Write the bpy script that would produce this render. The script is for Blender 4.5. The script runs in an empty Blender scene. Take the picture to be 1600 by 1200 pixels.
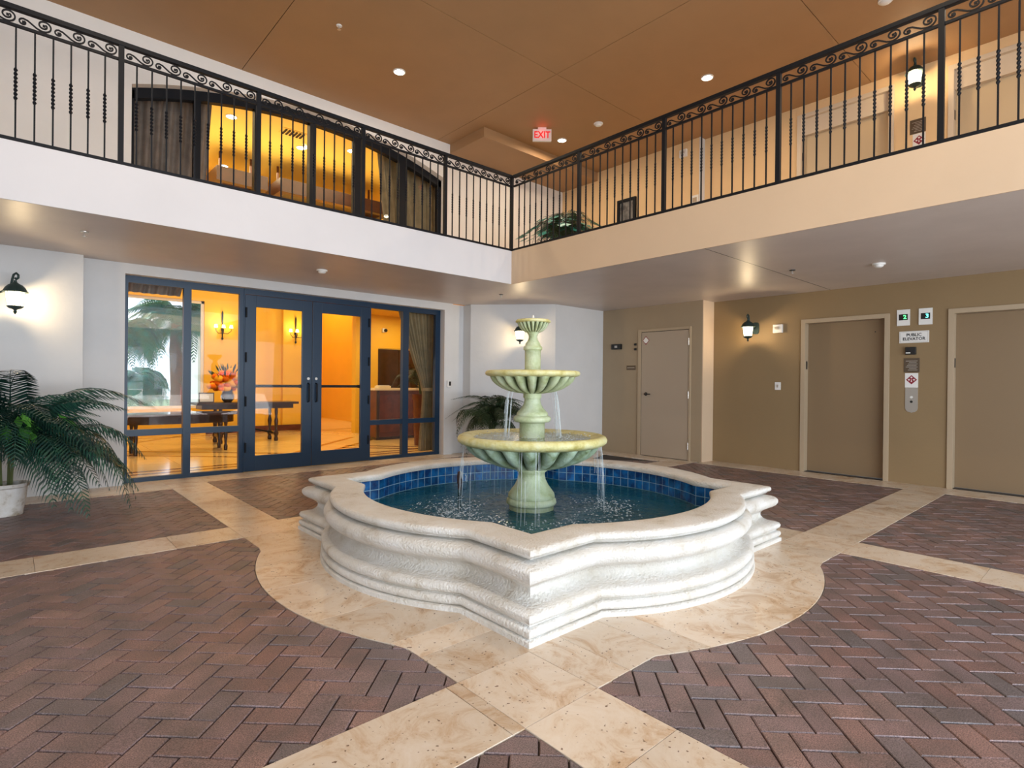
import bpy, bmesh, math, random
from mathutils import Vector, Matrix, noise
random.seed(7)
S = bpy.context.scene
COL = S.collection
PI = math.pi

# ---------------------------------------------------------------- camera
YAW, PITCH, ROLL, FPX = 0.8377, -0.0023, 0.0101, 874.2
CAM = Vector((-3.3512, -3.4171, 1.3))
f = Vector((math.cos(YAW)*math.cos(PITCH), math.sin(YAW)*math.cos(PITCH), math.sin(PITCH)))
r0 = Vector((math.sin(YAW), -math.cos(YAW), 0)); u0 = r0.cross(f)
rt = r0*math.cos(ROLL) + u0*math.sin(ROLL); up = -r0*math.sin(ROLL) + u0*math.cos(ROLL)
cam = bpy.data.cameras.new('camera'); cam.sensor_width = 36; cam.lens = FPX/1600*36
cam.clip_start = 0.05; cam.clip_end = 200
co = bpy.data.objects.new('camera', cam); COL.objects.link(co)
co.matrix_world = Matrix(((rt.x, up.x, -f.x, CAM.x), (rt.y, up.y, -f.y, CAM.y), (rt.z, up.z, -f.z, CAM.z), (0, 0, 0, 1)))
S.camera = co

# ---------------------------------------------------------------- world, exposure, large lights
S.view_settings.view_transform = 'Standard'; S.view_settings.look = 'None'
S.view_settings.exposure = 0.0; S.view_settings.gamma = 1.0; S.view_settings.use_curve_mapping = False
W = bpy.data.worlds.new('sky'); S.world = W; W.use_nodes = True
wb = W.node_tree.nodes['Background']; wb.inputs[0].default_value = (0.78, 0.88, 1.0, 1); wb.inputs[1].default_value = 1.9

def area(name, loc, target, sx, sy, power, color, spread=PI):
    l = bpy.data.lights.new(name, 'AREA'); l.shape = 'RECTANGLE'; l.size = sx; l.size_y = sy
    l.energy = power; l.color = color; l.spread = spread
    o = bpy.data.objects.new(name, l); COL.objects.link(o); o.location = loc
    o.rotation_euler = (Vector(target)-Vector(loc)).to_track_quat('-Z', 'Y').to_euler()
    return o
def disk(name, loc, power, color, size=0.14, spread=PI):
    l = bpy.data.lights.new(name, 'AREA'); l.shape = 'DISK'; l.size = size; l.energy = power; l.color = color; l.spread = spread
    o = bpy.data.objects.new(name, l); COL.objects.link(o); o.location = loc; return o

sun = bpy.data.lights.new('sun', 'SUN'); sun.energy = 3.2; sun.color = (1.0, .95, .86); sun.angle = .02
so = bpy.data.objects.new('sun', sun); COL.objects.link(so); so.rotation_euler = Vector((.22, -.62, -.76)).to_track_quat('-Z', 'Y').to_euler()
DAY = area('daylight_from_drive', (-0.5, -7.6, 1.9), (0.6, 3, 1.3), 9.0, 3.4, 430, (0.68, 0.84, 1.0))
area('daylight_left_bay', (-7.7, -4.5, 2.4), (1, 1.5, 2.0), 4.5, 3.6, 38, (1.0, 0.84, 0.68))  # added lamp, warm fill for the faces turned to -X
area('pavement_bounce', (-0.5, -7.4, 0.15), (0.8, 0.0, 6.0), 9.0, 1.6, 360, (1.0, 0.96, 0.93), PI*.8)  # added uplight that lifts soffits and ceiling, in place of drive bounce
WARM = (1.0, 0.80, 0.58)
for n, (x, y) in enumerate([(0.61, 3.355-0.0), (3.809, 0.563), (3.819, 3.305), (0.6, -2.2), (3.8, -3.0), (-2.6, 0.6), (-2.6, -3.2)]):
    disk('downlight_lamp', (x, y, 5.50), 30 if n < 3 else 36, WARM, 0.13)

# ---------------------------------------------------------------- materials
def nd(nt, typ, **kw):
    n = nt.nodes.new(typ)
    for k, v in kw.items():
        setattr(n, k, v)
    return n
def mat(name, base, rough=0.6, metal=0.0, var=0.0, vscale=4.0, col2=None, bump=0.0, bscale=60.0, per_obj=0.0, spec=0.5, emit=None, estr=0.0, coat=0.0):
    m = bpy.data.materials.new(name); m.use_nodes = True; nt = m.node_tree
    b = nt.nodes['Principled BSDF']; b.inputs['Roughness'].default_value = rough; b.inputs['Metallic'].default_value = metal
    b.inputs['Specular IOR Level'].default_value = spec; b.inputs['Coat Weight'].default_value = coat
    b.inputs['Base Color'].default_value = (*base, 1)
    geo = None
    if var or bump:
        geo = nd(nt, 'ShaderNodeNewGeometry')
    last = None
    if var:
        c2 = col2 or tuple(c*(1-var) for c in base)
        nz = nd(nt, 'ShaderNodeTexNoise'); nz.inputs['Scale'].default_value = vscale; nz.inputs['Detail'].default_value = 5; nz.inputs['Roughness'].default_value = 0.6
        nt.links.new(geo.outputs['Position'], nz.inputs['Vector'])
        rp = nd(nt, 'ShaderNodeValToRGB'); rp.color_ramp.elements[0].position = 0.35; rp.color_ramp.elements[1].position = 0.65
        rp.color_ramp.elements[0].color = (*c2, 1); rp.color_ramp.elements[1].color = (*base, 1)
        nt.links.new(nz.outputs[0], rp.inputs[0]); last = rp.outputs[0]
    if per_obj:
        oi = nd(nt, 'ShaderNodeObjectInfo'); hs = nd(nt, 'ShaderNodeHueSaturation')
        mr = nd(nt, 'ShaderNodeMapRange'); mr.inputs[3].default_value = 1-per_obj; mr.inputs[4].default_value = 1+per_obj
        nt.links.new(oi.outputs['Random'], mr.inputs[0]); nt.links.new(mr.outputs[0], hs.inputs['Value'])
        if last: nt.links.new(last, hs.inputs['Color'])
        else: hs.inputs['Color'].default_value = (*base, 1)
        last = hs.outputs[0]
    if last: nt.links.new(last, b.inputs['Base Color'])
    if bump:
        nz = nd(nt, 'ShaderNodeTexNoise'); nz.inputs['Scale'].default_value = bscale; nz.inputs['Detail'].default_value = 4
        nt.links.new(geo.outputs['Position'], nz.inputs['Vector'])
        bp = nd(nt, 'ShaderNodeBump'); bp.inputs['Strength'].default_value = bump; bp.inputs['Distance'].default_value = 0.01
        nt.links.new(nz.outputs[0], bp.inputs['Height']); nt.links.new(bp.outputs[0], b.inputs['Normal'])
    if emit:
        b.inputs['Emission Color'].default_value = (*emit, 1); b.inputs['Emission Strength'].default_value = estr
    return m

def glass_mat(name, tint=(1, 1, 1), refl=0.06, rough=0.0):
    m = bpy.data.materials.new(name); m.use_nodes = True; nt = m.node_tree; nt.nodes.clear()
    out = nd(nt, 'ShaderNodeOutputMaterial'); mx = nd(nt, 'ShaderNodeMixShader'); tr = nd(nt, 'ShaderNodeBsdfTransparent'); gl = nd(nt, 'ShaderNodeBsdfGlossy')
    tr.inputs[0].default_value = (*tint, 1); gl.inputs['Roughness'].default_value = rough
    fr = nd(nt, 'ShaderNodeLayerWeight'); fr.inputs[0].default_value = 0.12
    mr = nd(nt, 'ShaderNodeMapRange'); mr.inputs[3].default_value = refl; mr.inputs[4].default_value = 0.32
    nt.links.new(fr.outputs['Fresnel'], mr.inputs[0])
    nt.links.new(mr.outputs[0], mx.inputs[0]); nt.links.new(tr.outputs[0], mx.inputs[1]); nt.links.new(gl.outputs[0], mx.inputs[2]); nt.links.new(mx.outputs[0], out.inputs[0])
    return m
def glow_mat(name, color, strength, clear=0.0):
    m = bpy.data.materials.new(name); m.use_nodes = True; nt = m.node_tree; nt.nodes.clear()
    out = nd(nt, 'ShaderNodeOutputMaterial'); e = nd(nt, 'ShaderNodeEmission'); e.inputs[0].default_value = (*color, 1); e.inputs[1].default_value = strength
    if clear:
        mx = nd(nt, 'ShaderNodeMixShader'); tr = nd(nt, 'ShaderNodeBsdfTransparent'); mx.inputs[0].default_value = 1-clear
        nt.links.new(tr.outputs[0], mx.inputs[1]); nt.links.new(e.outputs[0], mx.inputs[2]); nt.links.new(mx.outputs[0], out.inputs[0])
    else: nt.links.new(e.outputs[0], out.inputs[0])
    return m

def brick_mat():
    m = bpy.data.materials.new('clay_paver'); m.use_nodes = True; nt = m.node_tree; b = nt.nodes['Principled BSDF']
    geo = nd(nt, 'ShaderNodeNewGeometry'); oi = nd(nt, 'ShaderNodeObjectInfo')
    ad = nd(nt, 'ShaderNodeMath', operation='ADD'); fr = nd(nt, 'ShaderNodeMath', operation='FRACT')
    nt.links.new(geo.outputs['Random Per Island'], ad.inputs[0]); nt.links.new(oi.outputs['Random'], ad.inputs[1]); nt.links.new(ad.outputs[0], fr.inputs[0])
    rp = nd(nt, 'ShaderNodeValToRGB'); e = rp.color_ramp.elements
    cs = [(0.0, (0.190, 0.112, 0.102)), (0.22, (0.235, 0.138, 0.122)), (0.42, (0.200, 0.136, 0.138)), (0.62, (0.265, 0.162, 0.142)), (0.84, (0.205, 0.144, 0.148)), (0.97, (0.140, 0.120, 0.125))]
    e[0].position, e[0].color = cs[0][0], (*cs[0][1], 1); e[1].position, e[1].color = cs[-1][0], (*cs[-1][1], 1)
    for p, c in cs[1:-1]:
        x = e.new(p); x.color = (*c, 1)
    nt.links.new(fr.outputs[0], rp.inputs[0])
    n1 = nd(nt, 'ShaderNodeTexNoise'); n1.inputs['Scale'].default_value = 5; n1.inputs['Detail'].default_value = 8
    n2 = nd(nt, 'ShaderNodeTexNoise'); n2.inputs['Scale'].default_value = 210; n2.inputs['Detail'].default_value = 2
    for n in (n1, n2): nt.links.new(geo.outputs['Position'], n.inputs['Vector'])
    r1 = nd(nt, 'ShaderNodeMapRange'); r1.inputs[1].default_value = 0.35; r1.inputs[2].default_value = 0.68
    nt.links.new(n1.outputs[0], r1.inputs[0])
    mx = nd(nt, 'ShaderNodeMix', data_type='RGBA'); mx.inputs[7].default_value = (0.105, 0.082, 0.078, 1)
    m2 = nd(nt, 'ShaderNodeMath', operation='MULTIPLY'); m2.inputs[1].default_value = 0.75
    nt.links.new(r1.outputs[0], m2.inputs[0]); nt.links.new(m2.outputs[0], mx.inputs[0]); nt.links.new(rp.outputs[0], mx.inputs[6])
    r2 = nd(nt, 'ShaderNodeMapRange'); r2.inputs[1].default_value = 0.32; r2.inputs[2].default_value = 0.68; r2.inputs[3].default_value = 0.50; r2.inputs[4].default_value = 1.55
    nt.links.new(n2.outputs[0], r2.inputs[0])
    hs = nd(nt, 'ShaderNodeHueSaturation'); nt.links.new(mx.outputs[2], hs.inputs['Color']); nt.links.new(r2.outputs[0], hs.inputs['Value'])
    nt.links.new(hs.outputs[0], b.inputs['Base Color']); b.inputs['Roughness'].default_value = 0.42; b.inputs['Specular IOR Level'].default_value = 0.5
    bp = nd(nt, 'ShaderNodeBump'); bp.inputs['Strength'].default_value = 0.35; bp.inputs['Distance'].default_value = 0.004
    nt.links.new(n2.outputs[0], bp.inputs['Height']); nt.links.new(bp.outputs[0], b.inputs['Normal'])
    return m
def travertine():
    m = bpy.data.materials.new('travertine'); m.use_nodes = True; nt = m.node_tree; b = nt.nodes['Principled BSDF']
    geo = nd(nt, 'ShaderNodeNewGeometry'); oi = nd(nt, 'ShaderNodeObjectInfo')
    off = nd(nt, 'ShaderNodeVectorMath', operation='MULTIPLY_ADD'); cmb = nd(nt, 'ShaderNodeCombineXYZ')
    ml = nd(nt, 'ShaderNodeMath', operation='MULTIPLY'); ml.inputs[1].default_value = 37.0
    nt.links.new(oi.outputs['Random'], ml.inputs[0]); nt.links.new(ml.outputs[0], cmb.inputs[2])
    off.inputs[1].default_value = (1, 1, 1); nt.links.new(geo.outputs['Position'], off.inputs[0]); nt.links.new(cmb.outputs[0], off.inputs[2])
    n1 = nd(nt, 'ShaderNodeTexNoise'); n1.inputs['Scale'].default_value = 4.2; n1.inputs['Detail'].default_value = 11; n1.inputs['Roughness'].default_value = 0.74; n1.inputs['Distortion'].default_value = 1.1
    nt.links.new(off.outputs[0], n1.inputs['Vector'])
    rp = nd(nt, 'ShaderNodeValToRGB'); e = rp.color_ramp.elements
    e[0].position = 0.30; e[0].color = (0.34, 0.19, 0.09, 1); e[1].position = 0.72; e[1].color = (0.72, 0.64, 0.55, 1)
    x = e.new(0.40); x.color = (0.55, 0.39, 0.25, 1); x = e.new(0.50); x.color = (0.66, 0.55, 0.43, 1)
    nt.links.new(n1.outputs[0], rp.inputs[0])
    vo = nd(nt, 'ShaderNodeTexNoise'); vo.inputs['Scale'].default_value = 55; vo.inputs['Detail'].default_value = 1
    nt.links.new(off.outputs[0], vo.inputs['Vector'])
    pr = nd(nt, 'ShaderNodeMapRange'); pr.inputs[1].default_value = 0.70; pr.inputs[2].default_value = 0.75
    nt.links.new(vo.outputs[0], pr.inputs[0])
    mx = nd(nt, 'ShaderNodeMix', data_type='RGBA'); mx.inputs[7].default_value = (0.16, 0.09, 0.045, 1)
    nt.links.new(pr.outputs[0], mx.inputs[0]); nt.links.new(rp.outputs[0], mx.inputs[6])
    hs = nd(nt, 'ShaderNodeHueSaturation'); mr = nd(nt, 'ShaderNodeMapRange'); mr.inputs[3].default_value = 0.90; mr.inputs[4].default_value = 1.10
    nt.links.new(oi.outputs['Random'], mr.inputs[0]); nt.links.new(mr.outputs[0], hs.inputs['Value']); nt.links.new(mx.outputs[2], hs.inputs['Color'])
    nt.links.new(hs.outputs[0], b.inputs['Base Color']); b.inputs['Roughness'].default_value = 0.30
    return m
def ramp_mat(name, stops, scale, rough, bump=0.3, bscale=40, stretch=(1, 1, 1), hollow=None):
    m = bpy.data.materials.new(name); m.use_nodes = True; nt = m.node_tree; b = nt.nodes['Principled BSDF']
    geo = nd(nt, 'ShaderNodeNewGeometry'); mp = nd(nt, 'ShaderNodeMapping'); mp.inputs['Scale'].default_value = stretch
    nt.links.new(geo.outputs['Position'], mp.inputs[0])
    n1 = nd(nt, 'ShaderNodeTexNoise'); n1.inputs['Scale'].default_value = scale; n1.inputs['Detail'].default_value = 7; n1.inputs['Roughness'].default_value = 0.62
    nt.links.new(mp.outputs[0], n1.inputs['Vector'])
    rp = nd(nt, 'ShaderNodeValToRGB'); e = rp.color_ramp.elements
    e[0].position, e[0].color = stops[0][0], (*stops[0][1], 1); e[1].position, e[1].color = stops[-1][0], (*stops[-1][1], 1)
    for p, c in stops[1:-1]:
        x = e.new(p); x.color = (*c, 1)
    nt.links.new(n1.outputs[0], rp.inputs[0]); last = rp.outputs[0]
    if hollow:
        ma = nd(nt, 'ShaderNodeAttribute'); ma.attribute_name = 'moss'; mm = nd(nt, 'ShaderNodeMix', data_type='RGBA'); mm.inputs[7].default_value = (.05, .075, .02, 1)  # dark green colour in the flutes: moss plus painted groove shade
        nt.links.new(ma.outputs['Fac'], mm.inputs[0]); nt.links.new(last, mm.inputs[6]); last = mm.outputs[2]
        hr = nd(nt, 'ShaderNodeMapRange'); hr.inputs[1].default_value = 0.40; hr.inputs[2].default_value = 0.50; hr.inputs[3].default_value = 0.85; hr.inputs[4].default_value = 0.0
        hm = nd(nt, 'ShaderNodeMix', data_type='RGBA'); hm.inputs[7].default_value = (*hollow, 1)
        nt.links.new(geo.outputs['Pointiness'], hr.inputs[0]); nt.links.new(hr.outputs[0], hm.inputs[0]); nt.links.new(last, hm.inputs[6]); last = hm.outputs[2]  # concave spots coloured darker, deepening moss and groove shade
    nt.links.new(last, b.inputs['Base Color']); b.inputs['Roughness'].default_value = rough
    n2 = nd(nt, 'ShaderNodeTexNoise'); n2.inputs['Scale'].default_value = bscale; n2.inputs['Detail'].default_value = 5
    nt.links.new(geo.outputs['Position'], n2.inputs['Vector'])
    bp = nd(nt, 'ShaderNodeBump'); bp.inputs['Strength'].default_value = bump; bp.inputs['Distance'].default_value = 0.01
    nt.links.new(n2.outputs[0], bp.inputs['Height']); nt.links.new(bp.outputs[0], b.inputs['Normal'])
    return m

M = {}
M['brick'] = brick_mat(); M['trav'] = travertine()
M['mortar'] = mat('mortar', (0.045, 0.035, 0.03), 0.9)
M['wall_white'] = mat('stucco_white', (0.66, 0.65, 0.64), 0.75, var=0.06, vscale=1.5, bump=0.18, bscale=14)
M['wall_cream'] = mat('stucco_cream', (0.84, 0.79, 0.73), 0.75, var=0.06, vscale=1.5, bump=0.18, bscale=14)
M['fascia_cream'] = mat('stucco_fascia_cream', (0.66, 0.49, 0.33), 0.75, var=0.05, vscale=1.2, bump=0.2, bscale=9)  # warm light on the -X edge put into the stucco colour
M['fascia_white'] = mat('stucco_fascia_white', (0.68, 0.66, 0.67), 0.75, var=0.04, vscale=1.2, bump=0.2, bscale=9)
M['wall_tan'] = mat('stucco_tan', (0.265, 0.175, 0.083), 0.7, var=0.05, vscale=2, bump=0.15, bscale=30)  # pale stucco; dim warm light on -X walls put into its colour
M['wall_tan_up'] = mat('stucco_tan_upper', (0.80, 0.55, 0.29), 0.7, var=0.05, vscale=2, bump=0.15, bscale=30)  # upper -X walls, warm light put into the stucco colour
M['ceil'] = mat('ceiling_paint_caramel', (0.38, 0.215, 0.098), 0.6, var=0.06, vscale=2, bump=0.12, bscale=45)
M['soffit'] = mat('soffit_paint_taupe', (0.58, 0.50, 0.455), 0.40, var=0.08, vscale=2, bump=0.15, bscale=12)
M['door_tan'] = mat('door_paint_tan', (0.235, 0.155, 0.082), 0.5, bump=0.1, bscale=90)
M['wall_bay'] = mat('stucco_bay_beige', (0.36, 0.27, 0.17), 0.7, var=0.05, vscale=2, bump=0.15, bscale=30)  # bay wall facing -X, dim warm light put into its colour
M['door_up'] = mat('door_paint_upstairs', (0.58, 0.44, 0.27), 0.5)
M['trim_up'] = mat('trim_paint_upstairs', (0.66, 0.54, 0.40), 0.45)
M['coffer'] = mat('coffer_wood', (0.045, 0.012, 0.005), 0.35, var=.4, vscale=8)
M['door_beige'] = mat('door_paint_beige', (0.40, 0.315, 0.23), 0.5)
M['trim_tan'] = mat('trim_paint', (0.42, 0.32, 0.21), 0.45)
M['iron'] = mat('black_iron', (0.006, 0.007, 0.010), 0.5, metal=0.0, spec=0.2)
M['navy'] = mat('navy_frame', (0.002, 0.024, 0.060), 0.38, spec=0.5)
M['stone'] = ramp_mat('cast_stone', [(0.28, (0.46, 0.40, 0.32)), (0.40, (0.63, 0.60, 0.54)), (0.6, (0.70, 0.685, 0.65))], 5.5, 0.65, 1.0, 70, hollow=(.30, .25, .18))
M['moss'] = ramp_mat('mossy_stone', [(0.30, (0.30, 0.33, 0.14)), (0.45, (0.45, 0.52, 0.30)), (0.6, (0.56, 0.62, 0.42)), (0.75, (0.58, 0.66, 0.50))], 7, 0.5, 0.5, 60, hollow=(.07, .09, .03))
M['mossrim'] = ramp_mat('mossy_rim', [(0.32, (0.42, 0.36, 0.10)), (0.5, (0.62, 0.58, 0.26)), (0.7, (0.66, 0.66, 0.42))], 9, 0.45, 0.5, 60)
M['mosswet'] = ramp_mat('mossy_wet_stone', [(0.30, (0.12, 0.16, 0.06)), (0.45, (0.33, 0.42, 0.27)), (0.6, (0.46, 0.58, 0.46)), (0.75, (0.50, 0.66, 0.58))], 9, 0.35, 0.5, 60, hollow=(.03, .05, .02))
M['tile'] = mat('blue_glazed_tile', (0.008, 0.15, 0.42), 0.12, var=0.5, vscale=11, col2=(0.004, 0.03, 0.13), per_obj=0.3, coat=0.4)
M['grout'] = mat('tile_grout', (0.35, 0.55, 0.65), 0.7)
M['brass'] = mat('aged_brass', (0.35, 0.22, 0.08), 0.4, metal=0.8)
M['steel'] = mat('brushed_steel', (0.55, 0.52, 0.48), 0.35, metal=0.8)
M['white'] = mat('white_plastic', (0.78, 0.76, 0.72), 0.4)
M['black'] = mat('black_plastic', (0.01, 0.01, 0.01), 0.4)
M['bronze_plaque'] = mat('bronze_plaque', (0.12, 0.085, 0.055), 0.45, metal=0.4)
M['red'] = mat('sign_red', (0.25, 0.015, 0.03), 0.5)
M['lantern'] = mat('verdigris_lantern', (0.03, 0.055, 0.05), 0.45, metal=0.4)
M['lantern_glass'] = glow_mat('lantern_glass', (1.0, 0.86, 0.62), 7.0, clear=0.55)
M['bulb'] = glow_mat('bulb', (1.0, 0.86, 0.62), 30)
M['led'] = glow_mat('downlight_lens', (1.0, 0.90, 0.72), 25)
M['glass'] = glass_mat('window_glass', (0.97, 0.97, 0.97), 0.012)
M['leaf'] = mat('palm_leaf', (0.020, 0.085, 0.050), 0.40, var=0.5, vscale=9, col2=(0.006, 0.030, 0.032), per_obj=0.35)
M['leaf_bright'] = mat('bright_leaf', (0.08, 0.30, 0.03), 0.4, var=0.3, vscale=10)
M['leaf_teal'] = mat('teal_leaf', (0.02, 0.30, 0.26), 0.4, var=0.4, vscale=10, per_obj=0.3)
M['leaf_dark'] = mat('dark_leaf', (0.03, 0.06, 0.02), 0.45, var=0.4, vscale=9, per_obj=0.4)
M['stem'] = mat('plant_stem', (0.10, 0.12, 0.04), 0.6)
M['soil'] = mat('soil', (0.03, 0.02, 0.012), 0.9)
M['pot'] = ramp_mat('pot_stone', [(0.35, (0.35, 0.28, 0.20)), (0.5, (0.66, 0.61, 0.55)), (0.7, (0.76, 0.73, 0.70))], 9, 0.7)
M['lobby_wall'] = mat('lobby_wall_amber', (0.80, 0.46, 0.025), 0.6, var=0.05, vscale=2)
M['lobby_ceil'] = mat('lobby_ceiling', (0.90, 0.66, 0.14), 0.6)
M['lobby_wood'] = mat('lobby_red_wood', (0.13, 0.030, 0.012), 0.3, var=0.4, vscale=8)
M['dark_wood'] = mat('dark_walnut', (0.045, 0.018, 0.010), 0.25, var=0.4, vscale=10)
M['marble'] = mat('lobby_marble', (0.78, 0.55, 0.22), 0.10, var=0.12, vscale=3, per_obj=0.04)
M['marble_dark'] = mat('lobby_marble_dark', (0.30, 0.13, 0.035), 0.10)
M['curtain'] = mat('curtain_fabric', (0.30, 0.23, 0.12), 0.8, var=0.3, vscale=6)
M['curtain_grey'] = mat('curtain_grey_fabric', (0.25, 0.20, 0.16), 0.8, var=0.35, vscale=5)
M['orange_fl'] = mat('orange_petals', (0.80, 0.16, 0.01), 0.9, spec=0.1, per_obj=0.3)
M['yellow_fl'] = mat('yellow_petals', (0.90, 0.45, 0.03), 0.9, spec=0.1, per_obj=0.2)
M['grass'] = mat('lawn', (0.10, 0.22, 0.07), 0.9, var=0.3, vscale=2)
M['tree_leaf'] = mat('tree_leaf', (0.02, 0.34, 0.30), 0.6, var=0.6, vscale=5, col2=(0.06, 0.18, 0.03), per_obj=0.3)
M['bark'] = mat('bark', (0.28, 0.20, 0.13), 0.9, var=0.4, vscale=12)
M['building'] = mat('building_render', (0.80, 0.78, 0.76), 0.8)
M['building_glass'] = mat('building_glazing', (0.03, 0.08, 0.20), 0.2)

# ---------------------------------------------------------------- mesh helpers
class G:
    def __init__(s): s.b = bmesh.new()
    def poly(s, pts):
        try: return s.b.faces.new([s.b.verts.new(p) for p in pts])
        except ValueError: return None
    def box(s, x0, x1, y0, y1, z0, z1, m=None):
        v = [Vector((x, y, z)) for z in (z0, z1) for x, y in ((x0, y0), (x1, y0), (x1, y1), (x0, y1))]
        if m is not None: v = [m @ p for p in v]
        v = [s.b.verts.new(p) for p in v]
        for q in ((0, 3, 2, 1), (4, 5, 6, 7), (0, 1, 5, 4), (1, 2, 6, 5), (2, 3, 7, 6), (3, 0, 4, 7)): s.b.faces.new([v[i] for i in q])
        return s
    def prism(s, pts, z0, z1, m=None):
        n = len(pts)
        a = [Vector((p[0], p[1], z0)) for p in pts]; b = [Vector((p[0], p[1], z1)) for p in pts]
        if m is not None: a = [m @ p for p in a]; b = [m @ p for p in b]
        a = [s.b.verts.new(p) for p in a]; b = [s.b.verts.new(p) for p in b]
        s.b.faces.new(a[::-1]); s.b.faces.new(b)
        for i in range(n): s.b.faces.new((a[i], a[(i+1) % n], b[(i+1) % n], b[i]))
        return s
    def loops(s, L, close=True, cap0=False, cap1=False):
        V = [[s.b.verts.new(p) for p in l] for l in L]; n = len(V[0])
        for a, b in zip(V, V[1:]):
            for i in range(n if close else n-1):
                j = (i+1) % n
                s.b.faces.new((a[i], a[j], b[j], b[i]))
        if cap0: s.b.faces.new(V[0][::-1])
        if cap1: s.b.faces.new(V[-1])
        return s
    def lathe(s, prof, c=(0, 0, 0), n=32, mod=None, cap=True):
        L = []
        for r, z in prof:
            L.append([Vector((c[0]+(r*(mod(k/n*2*PI, r, z) if mod else 1))*math.cos(k/n*2*PI), c[1]+(r*(mod(k/n*2*PI, r, z) if mod else 1))*math.sin(k/n*2*PI), c[2]+z)) for k in range(n)])
        return s.loops(L, True, cap, cap)
    def tube(s, pts, r, n=6, taper=None, cap=True):
        pts = [Vector(p) for p in pts]; L = []; prev = None
        for i, p in enumerate(pts):
            t = (pts[min(i+1, len(pts)-1)]-pts[max(i-1, 0)]).normalized()
            if prev is None:
                a = t.orthogonal().normalized()
            else:
                a = prev - t*prev.dot(t)
                a = a.normalized() if a.length > 1e-6 else t.orthogonal().normalized()
            prev = a; bb = t.cross(a)
            rr = taper(i/(len(pts)-1))*r if taper else r
            L.append([p+(a*math.cos(k/n*2*PI)+bb*math.sin(k/n*2*PI))*rr for k in range(n)])
        return s.loops(L, True, cap, cap)
    def sphere(s, c, r, n=10, m=6, sc=(1, 1, 1)):
        L = []
        for j in range(1, m):
            a = PI*j/m
            L.append([Vector((c[0]+r*sc[0]*math.sin(a)*math.cos(k/n*2*PI), c[1]+r*sc[1]*math.sin(a)*math.sin(k/n*2*PI), c[2]-r*sc[2]*math.cos(a))) for k in range(n)])
        return s.loops(L, True, True, True)
    def mesh(s, name, smooth=0, bevel=0):
        if bevel:
            bmesh.ops.bevel(s.b, geom=[e for e in s.b.edges], offset=bevel, segments=2, affect='EDGES', profile=0.7, clamp_overlap=True)
        bmesh.ops.recalc_face_normals(s.b, faces=s.b.faces)
        me = bpy.data.meshes.new(name); s.b.to_mesh(me); s.b.free()
        if smooth:
            for p in me.polygons: p.use_smooth = True
            me.set_sharp_from_angle(angle=math.radians(smooth))
        return me

def link(name, me, m=None, parent=None, label=None, kind=None, loc=None, rot=None):
    if m is not None and not me.materials: me.materials.append(m)
    o = bpy.data.objects.new(name, me); COL.objects.link(o)
    if parent: o.parent = parent
    if label: o['label'] = label
    if kind: o['kind'] = kind
    if loc is not None: o.location = loc
    if rot is not None: o.rotation_euler = rot
    return o
def part(name, g, m, parent=None, label=None, kind=None, smooth=0, bevel=0, loc=None, rot=None):
    return link(name, g.mesh(name, smooth, bevel), m, parent, label, kind, loc, rot)
def thing(name, label, cat, loc=(0, 0, 0), rotz=0, group=None):
    o = bpy.data.objects.new(name, None); COL.objects.link(o); o.location = loc; o.rotation_euler = (0, 0, rotz)
    o['label'] = label; o['category'] = cat
    if group: o['group'] = group
    o.empty_display_size = 0.1
    return o
def tag(o, label, cat, group=None, kind=None):
    o['label'] = label; o['category'] = cat
    if group: o['group'] = group
    if kind: o['kind'] = kind
    return o
def struct(name, g=None, m=None, loc=(0, 0, 0), rotz=0, label=None, smooth=0):
    if g is None:
        o = bpy.data.objects.new(name, None); COL.objects.link(o); o.empty_display_size = 0.1
    else: o = link(name, g.mesh(name, smooth), m)
    o.location = loc; o.rotation_euler = (0, 0, rotz); o['kind'] = 'structure'
    if label: o['label'] = label
    return o
def text_mesh(txt, size, depth=0.001, align='CENTER', xs=1.0):
    c = bpy.data.curves.new('lettering', 'FONT'); c.body = txt; c.size = size; c.extrude = depth; c.align_x = align; c.align_y = 'CENTER'; c.resolution_u = 2; c.offset = size*.022
    c.space_line = 0.95
    o = bpy.data.objects.new('lettering', c); COL.objects.link(o)
    dg = bpy.context.evaluated_depsgraph_get(); me = bpy.data.meshes.new_from_object(o.evaluated_get(dg))
    bpy.data.objects.remove(o)
    me.transform(Matrix.Scale(xs, 4, (1, 0, 0)))
    return me
FACE_NX = Matrix(((0, 0, -1), (-1, 0, 0), (0, 1, 0))).to_4x4()   # text x -> -Y, y -> Z, normal -> -X
def clip(poly, a, b, c):
    """keep a*x+b*y <= c"""
    out = []; n = len(poly)
    for i in range(n):
        p, q = poly[i], poly[(i+1) % n]; dp = a*p[0]+b*p[1]-c; dq = a*q[0]+b*q[1]-c
        if dp <= 0: out.append(p)
        if (dp < 0 < dq) or (dq < 0 < dp):
            t = dp/(dp-dq); out.append((p[0]+(q[0]-p[0])*t, p[1]+(q[1]-p[1])*t))
    return out
def parea(p): return 0.5*abs(sum(p[i][0]*p[(i+1) % len(p)][1]-p[(i+1) % len(p)][0]*p[i][1] for i in range(len(p))))
def inset(poly, d):
    n = len(poly); ar = sum(poly[i][0]*poly[(i+1) % n][1]-poly[(i+1) % n][0]*poly[i][1] for i in range(n)); sg = 1 if ar > 0 else -1
    out = poly
    for i in range(n):
        p, q = poly[i], poly[(i+1) % n]; dx, dy = q[0]-p[0], q[1]-p[1]; L = math.hypot(dx, dy)
        if L < 1e-6: continue
        nx, ny = sg*dy/L, -sg*dx/L
        out = clip(out, nx, ny, nx*p[0]+ny*p[1]-d)
        if len(out) < 3: return []
    return out
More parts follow.
